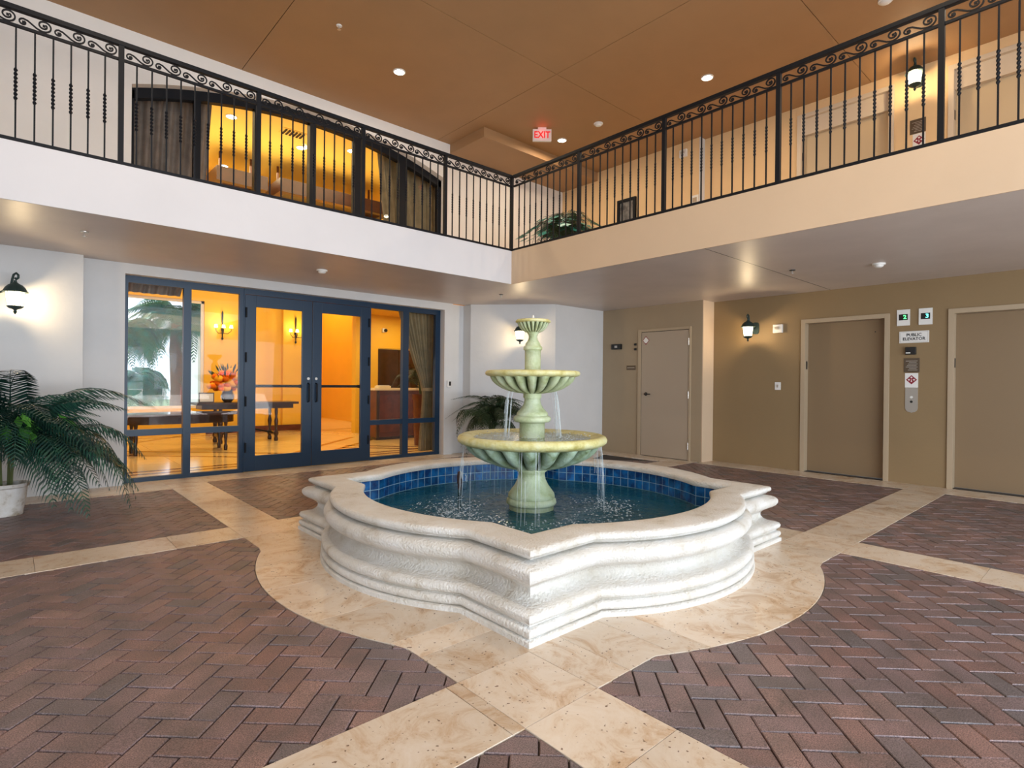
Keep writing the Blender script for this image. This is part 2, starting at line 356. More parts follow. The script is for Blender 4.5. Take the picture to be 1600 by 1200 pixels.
def slab(g, poly, top, thick, ch, dz=(0, 0)):
    """one paver: chamfered top, sloping a little"""
    n = len(poly); cx = sum(p[0] for p in poly)/n; cy = sum(p[1] for p in poly)/n
    ins = []
    for p in poly:
        d = math.hypot(p[0]-cx, p[1]-cy) or 1; k = max(0.0, 1-ch*1.3/d); ins.append((cx+(p[0]-cx)*k, cy+(p[1]-cy)*k))
    h = lambda p: top+dz[0]*(p[0]-cx)+dz[1]*(p[1]-cy)
    a = [g.b.verts.new((p[0], p[1], top-thick)) for p in poly]
    b = [g.b.verts.new((p[0], p[1], h(p)-ch)) for p in poly]
    c = [g.b.verts.new((p[0], p[1], h(p))) for p in ins]
    for i in range(n):
        j = (i+1) % n
        g.b.faces.new((a[i], a[j], b[j], b[i])); g.b.faces.new((b[i], b[j], c[j], c[i]))
    g.b.faces.new(c)

# ================================================================ STRUCTURE: floor
floor = struct('floor', G().box(-9, 5.75, -9, 5.3, -0.12, -0.014), M['mortar'])
B1, B2 = 1.475, 1.90
LC, LR = 0.04, 2.13           # lobe circle of the travertine apron
def lobe_clip(poly, side):
    """cut away what lies inside the apron lobe; side is the outward axis"""
    cx, cy = (side[0]*LC, side[1]*LC)
    m = (sum(p[0] for p in poly)/len(poly)-cx, sum(p[1] for p in poly)/len(poly)-cy); L = math.hypot(*m)
    if L > LR+0.25: return poly
    if L < LR-0.25: return []
    nx, ny = m[0]/L, m[1]/L
    return clip(poly, -nx, -ny, -(nx*cx+ny*cy+LR+0.002))
PATCH = [  # x0,x1,y0,y1, lobe side, p0, q0
    (-6.0, -B2, -B1, B1, (-1, 0), 0.054, -2.410),
    (-6.0, -B2, B2, 4.17, None, 0.054, -2.410),
    (-B1, B1, B2, 4.45, (0, 1), 0.055, -2.42),
    (B2, 5.11, B2, 4.45, None, 0.055, -2.42),
    (B2, 5.11, -B1, B1, (1, 0), 0.058, -2.433),
    (B2, 5.11, -5.2, -B2, None, 0.058, -2.433),
    (-B1, B1, -5.2, -B2, (0, -1), 0.058, -2.433),
    (-5.2, -B2, -5.2, -B2, None, 0.051, -2.421)]
BW = 0.1030; s2 = math.sqrt(2)
bricks = []
for (x0, x1, y0, y1, side, p0, q0) in PATCH:
    cs = [(x, y) for x in (x0, x1) for y in (y0, y1)]
    ps = [(x-y)/s2 for x, y in cs]; qs = [(x+y)/s2 for x, y in cs]
    for c in range(int((min(ps)-p0)/BW)-3, int((max(ps)-p0)/BW)+3):
        for r in range(int((min(qs)-q0)/BW)-3, int((max(qs)-q0)/BW)+3):
            k = (c+r+2) % 4
            if k == 0: pc = (c, c+2, r, r+1)
            elif k == 2: pc = (c, c+1, r, r+2)
            else: continue
            g_ = 0.0029
            a0, a1, b0, b1 = p0+pc[0]*BW+g_, p0+pc[1]*BW-g_, q0+pc[2]*BW+g_, q0+pc[3]*BW-g_
            pl = [((p+q)/s2, (q-p)/s2) for p, q in ((a0, b0), (a1, b0), (a1, b1), (a0, b1))]
            full = all(x0 < x < x1 and y0 < y < y1 for x, y in pl)
            mx_ = sum(x for x, y in pl)/4; my_ = sum(y for x, y in pl)/4
            if not full:
                pl = clip(pl, -1, 0, -x0-0.001); pl = pl and clip(pl, 1, 0, x1-0.001); pl = pl and clip(pl, 0, -1, -y0-0.001); pl = pl and clip(pl, 0, 1, y1-0.001)
            if pl and side: 
                q_ = lobe_clip(pl, side)
                if len(q_) != len(pl) or q_ != pl: full = False
                pl = q_
            if x1 > 5 and y1 > 4 and pl:   # corner patch ends along the angled wall
                q_ = clip(clip(pl, 0.751, 0.66, 0.751*2.6+0.66*4.45), 1, 0, 4.85); full = full and q_ == pl; pl = q_
                if pl and my_ > 3.1 and mx_ > 3.5: q_ = clip(pl, 0, 1, 3.12); full = False; pl = q_
            if len(pl) < 3 or parea(pl) < 0.0004: continue
            d = (mx_-CAM.x)*math.cos(YAW)+(my_-CAM.y)*math.sin(YAW)
            l = (mx_-CAM.x)*math.sin(YAW)-(my_-CAM.y)*math.cos(YAW)
            if d < 1.2: 
                if d < -1.5: continue
            seen = d > 1.2 and abs(l/d) < 0.98 and FPX*1.3/d < 640
            bricks.append((parea(pl)/max(d, .3)**3 if seen else 0, pl, k, full, (mx_, my_)))
bricks.sort(key=lambda t: -t[0])
shared = {}
for n, (a, pl, k, full, c) in enumerate(bricks[:295]):
    rz = random.uniform(-0.0012, 0.0012); t = (random.uniform(-.012, .012), random.uniform(-.012, .012))
    if full:
        key = (k, n % 5)
        if key not in shared:
            g = G(); slab(g, [(p[0]-c[0], p[1]-c[1]) for p in pl], 0, 0.014, 0.0042, t); shared[key] = g.mesh('brick')
            shared[key].materials.append(M['brick'])
        link('brick', shared[key], None, floor, loc=(c[0], c[1], 0.0005+rz))
    else:
        g = G(); slab(g, pl, 0.0005+rz, 0.014, 0.0042, t); part('brick', g, M['brick'], floor)
g = G()
for (a, pl, k, full, c) in bricks[295:]:
    slab(g, pl, 0.0005+random.uniform(-0.0012, 0.0012), 0.014, 0.0042, (random.uniform(-.012, .012), random.uniform(-.012, .012)))
part('brick_paving', g, M['brick'], floor, label='herringbone of brown and plum clay pavers', kind='stuff')

def tile(poly, top=0.003):
    pl = inset(poly, 0.0012) if len(poly) == 4 else poly
    g = G(); slab(g, pl, top, 0.018, 0.0010); part('tile', g, M['trav'], floor)
def strip_y(x0, x1, ys):
    for a, b in zip(ys, ys[1:]): tile([(x0, a), (x1, a), (x1, b), (x0, b)])
def strip_x(y0, y1, xs):
    for a, b in zip(xs, xs[1:]): tile([(a, y0), (b, y0), (b, y1), (a, y1)])
# crossings
for sx in (-1, 1):
    for sy in (-1, 1):
        x0, x1 = sorted((sx*B1, sx*B2)); y0, y1 = sorted((sy*B1, sy*B2)); tile([(x0, y0), (x1, y0), (x1, y1), (x0, y1)])
# bands running outwards
tile([(-1.962, -B2), (-B2, -B2), (-B2, -B1), (-1.962, -B1)])
strip_x(-B2, -B1, [-6.0, -5.0, -4.1, -3.0, -1.962]); strip_y(-B2, -B1, [-6, -5.0, -3.9, -2.85, -2.28, -B2])
strip_x(B1, B2, [-6, -5.2, -4.2, -3.21, -2.38, -B2]); strip_y(-B2, -B1, [B2, 2.55, 3.15, 3.75, 4.17, 4.51])
strip_x(-B2, -B1, [B2, 2.5, 3.1, 3.7, 4.3, 4.8, 5.11]); strip_y(B1, B2, [-6, -5.1, -4.2, -3.4, -2.74, -B2])
strip_x(B1, B2, [B2, 2.6, 3.3, 4.0, 4.6, 5.11]); strip_y(B1, B2, [B2, 2.6, 3.2, 3.8, 4.45])
# borders along the walls
strip_x(4.17, 4.66, [-6, -5.2, -4.4, -3.6, -2.72]); strip_x(4.17, 4.83, [-2.72, -2.3]); strip_x(4.17, 5.0, [-2.3, -B2]); strip_x(4.51, 5.0, [-B2, -B1]); strip_x(4.45, 5.0, [-B1, -0.85, -0.2, 0.45, 1.1, B1]); strip_x(4.45, 5.0, [B1, B2, 2.6])
tile([(-B2, 4.66), (-B2, 4.17), (-B2-0.0, 4.17), (-B2-0.0, 4.66)]) if False else None
strip_y(5.11, 5.72, [-6, -5.2, -4.4, -3.5, -2.7, -B2, -B1, -0.8, 0, 0.75, 1.42])
strip_x(B1, B2-0.0, [5.11, 5.3])
strip_y(4.85, 5.3, [B2, 2.5, 3.12])
strip_x(3.12, 3.6, [3.9, 4.5, 5.3])
g = G(); slab(g, [(2.6, 4.45), (4.05, 2.80), (4.85, 3.12), (3.9, 3.6), (2.9, 4.8), (2.6, 4.9)], 0.002, 0.018, 0.001); part('tile', g, M['trav'], floor)
# apron around the fountain
def apron(side, seams):
    def yo(x): return max(B2, LC+math.sqrt(LR*LR-x*x)) if abs(x) < 1.045 else B2
    for a, b in zip(seams, seams[1:]):
        xs = [a]
        m = max(2, int((b-a)/0.09))
        for i in range(1, m): xs.append(a+(b-a)*i/m)
        xs.append(b)
        xs = [x+(0.0012 if i == 0 else -0.0012 if i == len(xs)-1 else 0) for i, x in enumerate(xs)]
        pl = [(xs[0], 1.40), (xs[-1], 1.40)]+[(x, yo(x)) for x in xs[::-1]]
        if side == 'R': pl = [(x, -y) for x, y in pl]
        elif side == 'L': pl = [(-y, x) for x, y in pl]
        elif side == 'F': pass
        elif side == 'B': pl = [(y, x) for x, y in pl]
        g = G(); slab(g, pl, 0.0031 if side in 'RF' else 0.0027, 0.018, 0.0008); part('tile', g, M['trav'], floor)
apron('R', [-B1, -1.25, -0.95, -0.76, -0.15, 0.35, 0.8, 1.2, B1]); apron('L', [-B1, -1.18, -0.97, -0.48, 0.15, 0.62, 1.1, B1])
apron('F', [-B1, -0.9, -0.3, 0.3, 0.9, B1]); apron('B', [-B1, -0.9, -0.3, 0.3, 0.9, B1])

# ================================================================ STRUCTURE: walls, slabs, ceiling
ZS, ZF, ZC = 2.71, 3.18, 5.55
WT = 5.05
struct('wall_left_bay', G().prism([(-9, 4.62), (-2.72, 4.62), (-2.72, WT), (-9, WT)], 0, ZS), M['wall_white'], label='white stucco wall with the lantern left of the glazing')
g = G(); g.box(-2.72, -2.30, 4.80, WT, 0, ZS); g.box(2.42, 2.60, 4.80, WT, 0, ZS); g.box(-2.30, 2.42, 4.80, WT, 2.585, ZS); g.box(2.60, 2.88, 4.86, WT, 0, ZS)
struct('wall_left', g, M['wall_white'], label='white stucco wall around the glazed lobby entrance')
g = G(); g.prism([(2.88, 4.64), (3.91, 3.5), (4.3, 3.9), (3.4, WT), (2.88, WT)], 0, ZS)
struct('wall_corner', g, M['wall_white'], label='angled wall carrying the lantern behind the fountain')
struct('wall_back', G().box(3.91, 5.6, 3.5, 3.7, 0, ZS), M['wall_white'])
g = G(); g.box(5.25, 5.8, 1.40, 3.5, 0, ZS)
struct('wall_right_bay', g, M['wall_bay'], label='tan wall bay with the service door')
# elevator wall with two openings
E1, E2, EH = (-1.13, -0.09), (-2.93, -1.88), 2.245
g = G()
for a, b in ((E1[1], 1.40), (E2[1], E1[0]), (-9, E2[0])): g.box(5.6, 5.8, a, b, 0, ZS)
for a, b in (E1, E2): g.box(5.6, 5.8, a, b, EH, ZS)
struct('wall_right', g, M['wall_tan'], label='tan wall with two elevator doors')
# upper walls
AX0, AX1, AC, AZ0, AZP = -2.25, 2.40, 0.06, 4.86, 5.27
AR = ((AX1-AX0)**2/4+(AZP-AZ0)**2)/(2*(AZP-AZ0))
def arch(x, up_=0.0):
    return AZP+up_-AR+math.sqrt(max(0, AR*AR-(x-(AX0+AX1)/2)**2))
g = G(); g.box(-9, AX0, 4.8, WT, ZF, ZC+.05); g.box(AX1, 5.6, 4.8, WT, ZF, ZC+.05); g.box(AX0, AX1, 4.8, WT, ZF, 3.45)
N = 28
for i in range(N):
    xa, xb = AX0+(AX1-AX0)*i/N, AX0+(AX1-AX0)*(i+1)/N
    za, zb = arch(xa, 0.045), arch(xb, 0.045)
    v = [Vector(p) for p in ((xa, 4.8, za), (xb, 4.8, zb), (xb, 4.8, ZC+.05), (xa, 4.8, ZC+.05))]
    w = [p+Vector((0, WT-4.8, 0)) for p in v]; g.poly(v); g.poly(w[::-1]); g.poly([v[0], w[0], w[1], v[1]])
struct('wall_left_upper', g, M['wall_cream'], label='pale stucco wall around the arched window')
g = G(); g.box(5.45, 5.8, 1.60, 4.8, ZF, ZC+.05)
struct('wall_right_bay_upper', g, M['wall_tan_up'])
g = G(); U1, U2, UH = (-1.15, 0.0), (-2.95, -1.85), 5.36
for a, b in ((U1[1], 1.60), (U2[1], U1[0]), (-9, U2[0])): g.box(5.6, 5.8, a, b, ZF, ZC+.05)
for a, b in (U1, U2): g.box(5.6, 5.8, a, b, UH, ZC+.05)
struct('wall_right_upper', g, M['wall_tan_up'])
struct('wall_return_upper', G().box(5.44, 5.6, 1.585, 1.60, ZF, ZC), M['wall_white'])
struct('wall_return', G().box(5.25, 5.6, 1.385, 1.40, 0, ZS), M['fascia_cream'])
# balcony slabs: core, soffit, fascia
g = G(); g.box(-9, 5.6, 2.56, 4.8, ZS, ZF-0.002); g.box(2.0, 5.6, -9, 2.56, ZS, ZF-0.002)
struct('floor_balcony', g, M['soffit'], label='L-shaped balcony slab with taupe underside')
struct('trim_1', G().box(-9, 1.985, 2.545, 2.56, ZS-0.001, ZF), M['fascia_white'], label='white stucco edge of the balcony above the entrance')
g = G(); g.box(1.985, 2.0, -9, 2.56, ZS-0.001, ZF)
struct('trim_2', g, M['fascia_cream'], label='cream stucco edge of the balcony above the elevators')
for n, (a, b) in enumerate((((2.0, -0.424), (5.6, -0.45)),)):
    struct('trim_%d' % (3+n), G().box(2.0, 5.6, -0.437, -0.431, ZS-0.0015, ZS+.01), M['black'])
# ceiling of caramel panels with narrow reveals
ceil = struct('ceiling', G().box(-9, 5.8, -9, 5.05, ZC+0.025, ZC+0.15), M['mortar'])
CX = [-9, -7.46, -4.23, -1.0, 2.23, 5.7]; CY = [-9, -6.65, -3.79, -0.93, 1.93, 4.82]
for a, b in zip(CX, CX[1:]):
    for c, d in zip(CY, CY[1:]): part('panel', G().box(a+.004, b-.004, c+.004, d-.004, ZC, ZC+.02), M['ceil'], ceil)
g = G(); g.box(2.50, 5.45, 3.84, 4.8, 5.385, ZC+.001)
sf = struct('ceiling_bulkhead', g, M['ceil'], label='dropped caramel ceiling box in the upper corner')
# hidden side of the court behind the camera
struct('wall_rear_left', G().box(-8.6, -8.4, -2.2, 4.62, 0, ZC), M['wall_cream'])

# ================================================================ glazing of the entrance
YG = 4.97
def frame_box(g, x0, x1, z0, z1, d=0.07, y=YG): g.box(x0, x1, y-d/2, y+d/2, z0, z1)
def pane(parent, x0, x1, z0, z1, y=YG): part('pane', G().box(x0, x1, y-.003, y+.003, z0, z1), M['glass'], parent)
def sidelight(name, x0, xm0, xm1, x1, label, jl=0.05, jr=0.055):
    w = struct(name, label=label)
    g = G(); frame_box(g, x0, x0+jl, 0, 2.585); frame_box(g, x1-jr, x1, 0, 2.585); frame_box(g, x0+jl, x1-jr, 2.50, 2.585); frame_box(g, x0+jl, x1-jr, 0, 0.055)
    part('window_frame', g, M['navy'], w)
    part('mullion', G().box(xm0, xm1, YG-.045, YG+.035, 0.055, 2.50), M['navy'], w)
    for a, b in ((x0+jl, xm0), (xm1, x1-jr)):
        part('rail', G().box(a, b, YG-.035, YG+.03, 0.582, 0.662), M['navy'], w)
        pane(w, a, b, 0.055, 0.582); pane(w, a, b, 0.662, 2.50)
    return w
sidelight('window_1', -2.30, -1.645, -1.555, -0.90, 'four-pane navy sidelight left of the lobby doors')
sidelight('window_2', 1.035, 1.65, 1.764, 2.42, 'four-pane dark sidelight right of the lobby doors', 0.02, 0.10)
def leaf(name, x0, x1, hinge_x, handle_x, label, s):
    d = struct(name, label=label); y = 4.945
    gx0, gx1 = x0+0.145, x1-0.145
    g = G(); frame_box(g, x0, gx0, 0.01, 2.50, 0.05, y); frame_box(g, gx1, x1, 0.01, 2.50, 0.05, y); frame_box(g, gx0, gx1, 2.34, 2.50, 0.05, y); frame_box(g, gx0, gx1, 0.01, 0.225, 0.05, y)
    df = part('door_frame', g, M['navy'], d, bevel=0.004)
    pane(d, gx0, gx1, 0.225, 2.34, y)
    g = G(); g.box(gx0-.02, gx1+.02, y+.05, y+.085, 1.195, 1.235); g.box(gx0-.02, gx0+.02, y+.02, y+.06, 1.19, 1.24); g.box(gx1-.02, gx1+.02, y+.02, y+.06, 1.19, 1.24)
    part('push_bar', g, M['iron'], d)
    for z in (0.35, 1.0, 1.62, 2.25): part('hinge', G().lathe([(0.013, -.07), (0.013, .07)], (hinge_x, y-.035, z), 10), M['iron'], df)
    g = G(); g.tube([(handle_x, y-.025, 0.98), (handle_x, y-.07, 0.99), (handle_x, y-.07, 1.25), (handle_x, y-.025, 1.26)], 0.011, 8)
    part('handle', g, M['iron'], df, smooth=40)
    part('cylinder_lock', G().lathe([(0.02, 0), (0.02, .012)], (0, 0, 0), 14), M['steel'], d, loc=(handle_x, y-.025, 1.33), rot=(PI/2, 0, 0))
    return d
leaf('door_1', -0.885, 0.070, -0.875, 0.015, 'navy glazed lobby door leaf on the hinge side nearer the palm', 1)
leaf('door_2', 0.080, 1.020, 1.01, 0.135, 'navy glazed lobby door leaf next to the curtained sidelight', -1)
g = G(); g.box(-0.90, 1.035, YG-.045, YG+.04, 2.505, 2.585); g.box(-0.90, -0.887, YG-.045, YG+.04, 0, 2.505); g.box(1.022, 1.035, YG-.045, YG+.04, 0, 2.505)
struct('trim_4', g, M['navy'], label='navy head and jambs of the lobby doors')
struct('trim_5', G().box(-0.9, 1.035, YG-.06, YG+.06, 0, 0.012), M['brass'], label='metal threshold under the lobby doors')
# arched window
w3 = struct('window_3', label='wide arched window with six panes above the entrance')
bays = [(AX0, -1.544), (-1.468, -0.786), (-0.717, 0.004), (0.102, 0.728), (0.85, 1.541), (1.665, AX1)]
g = G()
for i in range(N):
    xa, xb = AX0+(AX1-AX0)*i/N, AX0+(AX1-AX0)*(i+1)/N
    pts = [(xa, arch(xa)-.085), (xb, arch(xb)-.085), (xb, arch(xb, .045)), (xa, arch(xa, .045))]
    v = [Vector((x, YG-.05, z)) for x, z in pts]; w = [Vector((x, YG+.05, z)) for x, z in pts]
    g.poly(v); g.poly(w[::-1]); g.poly([v[0], w[0], w[1], v[1]])
g.box(AX0, AX0+.045, YG-.05, YG+.05, 3.45, arch(AX0)+.03); g.box(AX1-.06, AX1, YG-.05, YG+.05, 3.45, arch(AX1)+.03); g.box(AX0, AX1, YG-.05, YG+.05, 3.45, 3.53)
part('window_frame', g, M['iron'], w3)
for (a, b), (c, d) in zip(bays, bays[1:]): part('mullion', G().box(b, c, YG-.06, YG+.05, 3.5, arch((b+c)/2)-.04), M['iron'], w3)
for a, b in bays:
    xs = [a+(b-a)*i/5 for i in range(6)]
    v = [(a, 3.53), (b, 3.53)]+[(x, arch(x)-.06) for x in xs[::-1]]
    g = G(); m_ = Matrix(((1, 0, 0, 0), (0, 0, -1, YG), (0, 1, 0, 0), (0, 0, 0, 1))); g.prism(v, -.003, .003, m_); part('pane', g, M['glass'], w3)

# ================================================================ elevator doors and service door
def elevator(name, y0, y1, z0, h, label, wallx=5.6, fw=0.065, seal=True):
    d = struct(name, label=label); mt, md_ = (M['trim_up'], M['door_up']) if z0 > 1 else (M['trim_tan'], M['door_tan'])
    if z0 > 1: part('head_panel', G().box(wallx+.04, wallx+.11, y0+.006, y1-.006, z0+h-.25, z0+h-.006), M['trim_up'], d)
    g = G()
    g.box(wallx-.02, wallx+.16, y1-.006, y1+fw-.01, z0, z0+h+fw-.01); g.box(wallx-.02, wallx+.16, y0-fw+.01, y0+.006, z0, z0+h+fw-.01); g.box(wallx-.02, wallx+.16, y0+.006, y1-.006, z0+h-.006, z0+h+fw-.01)
    part('door_frame', g, mt, d, bevel=0.004)
    part('door_panel', G().box(wallx+.11, wallx+.15, y0+.007, y1-.007, z0+.014, z0+h-.008), md_, d)
    part('threshold', G().box(wallx+.0, wallx+.16, y0, y1, z0-.002, z0+.010), M['black'], d)
    part('jamb_label', G().box(wallx+.03, wallx+.075, y1-.010, y1-.0062, z0+1.55, z0+1.67), M['black'], d)
    part('keyhole', G().box(wallx+.107, wallx+.111, y0+.14, y0+.155, z0+2.06, z0+2.075), M['black'], d)
    return d
elevator('door_3', *E1, 0, 2.245, 'closed tan elevator door beside the wall lantern')
elevator('door_4', *E2, 0, 2.245, 'closed tan elevator door cut by the picture edge')
elevator('door_5', *U1, ZF, 2.18, 'closed upstairs elevator door behind the railing')
elevator('door_6', *U2, ZF, 2.18, 'upstairs elevator door right of the upstairs lantern')
d = struct('door_7', label='beige service door with black lever handle')
g = G(); g.box(5.225, 5.26, 2.60, 2.665, 0, 2.29); g.box(5.225, 5.26, 1.60, 1.635, 0, 2.29); g.box(5.225, 5.26, 1.635, 2.60, 2.245, 2.29)
part('door_frame', g, M['trim_tan'], d, bevel=.003)
part('door_panel', G().box(5.235, 5.256, 1.645, 2.59, 0.012, 2.235), M['door_beige'], d, bevel=.002)
part('shadow_gap', G().box(5.246, 5.262, 1.63, 2.61, 0.0, 2.25), M['black'], d)
g = G(); g.lathe([(0.032, 0), (0.032, .008), (.014, .012), (.014, .05)], (0, 0, 0), 18); g.tube([(0, 0, .045), (.03, 0, .05), (.12, 0, .05)], .010, 8)
part('lever_handle', g, M['black'], d, loc=(5.235, 2.49, 1.12), rot=(PI/2, 0, -PI/2), smooth=40)
for z in (0.25, 1.12, 2.03): part('hinge', G().lathe([(0.011, -.06), (0.011, .06)], (5.228, 1.64, z), 10), M['steel'], d)

def diamond(parent, x, y, z, s):
    """red and white service diamond with dark mark, facing -X"""
    def dm(r, cy=0, cz=0): return [(cy+r, cz), (cy, cz+r), (cy-r, cz), (cy, cz-r)]
    g = G(); g.prism(dm(s), 0, .0012, Matrix.Translation((x, y, z)) @ FACE_NX); part('emblem', g, M['red'], parent)
    g = G()
    for cy, cz in ((0, s*.5), (s*.45, 0), (-s*.45, 0)): g.prism(dm(s*.22, cy, cz), .0012, .0022, Matrix.Translation((x, y, z)) @ FACE_NX)
    g.prism([(-s*.12, -s*.45), (s*.12, -s*.45), (s*.03, .1*s), (-s*.03, .1*s)], .0012, .0022, Matrix.Translation((x, y, z)) @ FACE_NX)
    part('emblem_mark', g, M['white'], parent)
dm_ = thing('door_sticker', 'small red and white diamond sticker at the top of the service door', 'sticker', (5.2335, 2.50, 2.09))
g = G(); g.prism([(.075, 0), (0, .08), (-.075, 0), (0, -.08)], 0, .001, FACE_NX); part('sheet', g, M['red'], dm_)
g = G(); g.prism([(.06, 0.0), (0, .062), (-.06, 0), (-.02, -.0), (-.02, -.06), (.02, -.06), (.02, 0)][:3]+[(-.015, -.05), (.015, -.05)], .001, .0018, FACE_NX); part('sheet_print', g, M['white'], dm_)
def plate(name, label, cat, x, y, z, w, h, dep, m, bevel=0.002, group=None):
    t = thing(name, label, cat, (x, y, z), 0, group); part('plate', G().box(-dep, 0, -w/2, w/2, -h/2, h/2), m, t, bevel=bevel); return t
t = plate('card_reader', 'small black box on the wall left of the service door', 'card reader', 5.25, 3.15, 2.0, 0.22, 0.10, 0.05, M['black'], .008)
part('lens', G().box(-.053, -.05, -.03, .03, -.02, .02), M['steel'], t)
t = plate('door_plaque', 'small grey engraved plaque left of the service door', 'sign', 5.25, 2.83, 1.60, 0.20, 0.085, 0.008, M['bronze_plaque'])
part('engraving', G().box(-.0095, -.008, -.08, .08, -.004, .004), M['steel'], t)
for z, l in ((2.03, 'upper black alarm knob beside the service door'), (1.94, 'lower black alarm knob beside the service door')):
    t = thing('alarm_knob', l, 'knob', (5.25, 2.735, z)); part('dome', G().sphere((-.02, 0, 0), .022, 10, 6), M['black'], t, smooth=60); part('collar', G().box(-.012, 0, -.02, .02, -.02, .02), M['black'], t)

# things between the elevators
def indicator(y, z, digit, col, label):
    t = thing('floor_indicator', label, 'indicator', (5.6, y, z), 0, None)
    part('plate', G().box(-.012, 0, -.074, .074, -.108, .108), M['white'], t, bevel=.003)
    part('screen', G().box(-.015, -.011, -.05, .05, -.035, .045), M['black'], t)
    me = text_mesh(digit, .075, .001); me.transform(Matrix.Translation((-.0165, -.018, .004)) @ FACE_NX); link('digit', me, glow_mat('digit_glow', col, 3.0), t)
indicator(-1.34, 2.228, '2', (0.1, 1.0, 0.25), 'floor indicator with green digit next to the nearer elevator door')
indicator(-1.585, 2.226, '3', (0.15, 0.95, 0.85), 'floor indicator with turquoise digit next to the cut-off elevator door')
t = thing('elevator_sign', 'white sign reading PUBLIC ELEVATOR between the elevator doors', 'sign', (5.6, -1.46, 1.963))
bd = part('board', G().box(-.010, 0, -.165, .165, -.078, .078), M['white'], t, bevel=.004)
g = G()
for a, b, c, e in ((-.155, .155, .064, .068), (-.155, .155, -.068, -.064), (-.155, -.151, -.068, .068), (.151, .155, -.068, .068)): g.box(-.0108, -.0098, a, b, c, e)
part('border_line', g, M['steel'], bd)
me = text_mesh('PUBLIC\nELEVATOR', .055, .001, xs=.95); me.transform(Matrix.Translation((-.011, 0, 0)) @ FACE_NX); link('lettering', me, M['black'], bd)
t = thing('key_switch', 'black key reader box under the PUBLIC ELEVATOR sign', 'switch', (5.6, -1.43, 1.778)); part('case', G().box(-.045, 0, -.058, .058, -.05, .05), M['black'], t, bevel=.006)
part('label_strip', G().box(-.047, -.044, -.0, .05, -.035, -.02), M['white'], t)
def textplaque(x, y, z, label):
    t = thing('instruction_plaque', label, 'sign', (x, y, z)); part('plate', G().box(-.007, 0, -.088, .088, -.095, .095), M['bronze_plaque'], t, bevel=.003)
    g = G()
    for k in range(7): g.box(-.0085, -.007, -.065+.01*(k % 2), .065-.012*((k*3) % 4), .055-.02*k-.003, .055-.02*k+.003)
    part('engraved_lines', g, M['steel'], t)
textplaque(5.6, -1.438, 1.588, 'bronze text plaque between the two lower elevator doors')
t = thing('fire_sign', 'white sign with dark red diamond between the two lower elevator doors', 'sign', (5.6, -1.438, 1.385)); part('board', G().box(-.006, 0, -.073, .073, -.097, .097), M['white'], t, bevel=.002); diamond(t, -.006, 0, .008, .062)
t = thing('call_panel', 'rounded steel call button panel between the elevator doors', 'call button', (5.6, -1.44, 1.125))
g = G(); pl = [(-.07, -.11), (-.07, .16), (.07, .16), (.07, -.11)]+[(.07*math.cos(a), -.11-.06*math.sin(a)) for a in (PI*.15, PI*.3, PI*.5, PI*.7, PI*.85)]
g.prism(pl, 0, .008, FACE_NX); part('plate', g, M['steel'], t)
part('button', G().lathe([(.016, 0), (.016, .006)], (0, 0, 0), 16), M['black'], t, loc=(-.008, 0, -.025), rot=(0, -PI/2, 0)); part('button', G().lathe([(.016, 0), (.016, .006)], (0, 0, 0), 16), M['white'], t, loc=(-.008, 0, .035), rot=(0, -PI/2, 0))
t = thing('strobe_alarm', 'white strobe alarm between the lantern and the elevator door', 'alarm', (5.6, 0.305, 2.185)); part('case', G().box(-.045, 0, -.07, .07, -.065, .065), M['white'], t, bevel=.006); part('strobe_lens', G().box(-.062, -.045, -.035, .035, -.012, .03), M['steel'], t, bevel=.004)
t = thing('light_switch', 'white light switch below the strobe alarm', 'switch', (5.6, 0.305, 1.29)); part('plate', G().box(-.008, 0, -.045, .045, -.06, .06), M['white'], t, bevel=.003); part('toggle', G().box(-.018, -.008, -.010, .010, -.022, .022), M['steel'], t)
t = thing('thermostat', 'small white keypad on the pale wall right of the glazing', 'keypad', (2.51, 4.80, 1.265)); part('case', G().box(-.035, .045, -.03, 0, -.06, .06), M['white'], t, bevel=.004); part('screen', G().box(-.005, .038, -.034, -.03, -.03, .045), M['black'], t)
# upstairs wall things
textplaque(5.6, -1.475, 4.76, 'bronze text plaque under the upstairs lantern')
t = thing('fire_sign', 'white sign with red diamond under the upstairs plaque', 'sign', (5.6, -1.49, 4.57)); part('board', G().box(-.006, 0, -.07, .07, -.10, .09), M['white'], t, bevel=.002); diamond(t, -.006, 0, .0, .062)
t = thing('strobe_alarm', 'white strobe alarm high on the upstairs tan wall', 'alarm', (5.45, 1.90, 5.35)); part('case', G().box(-.045, 0, -.07, .07, -.065, .065), M['white'], t, bevel=.006); part('strobe_lens', G().box(-.062, -.045, -.035, .035, -.012, .03), M['steel'], t, bevel=.004)
t = thing('wall_notice', 'small white notice low on the upstairs tan wall', 'sign', (5.45, 1.68, 4.48)); part('board', G().box(-.01, 0, -.07, .07, -.09, .09), M['white'], t, bevel=.003); part('print', G().box(-.012, -.01, -.04, .04, -.03, .05), M['trim_tan'], t)
t = thing('wall_picture', 'dark framed picture on the upstairs tan wall', 'picture', (5.45, 3.10, 4.50))
g = G(); g.box(-.05, 0, -.21, -.16, -.34, .34); g.box(-.05, 0, .16, .21, -.34, .34); g.box(-.05, 0, -.16, .16, .29, .34); g.box(-.05, 0, -.16, .16, -.34, -.29); part('frame', g, M['iron'], t)
part('canvas', G().box(-.02, -.01, -.16, .16, -.29, .29), mat('picture_dark', (.03, .028, .03), .5, var=.6, vscale=6, col2=(.22, .21, .20)), t)

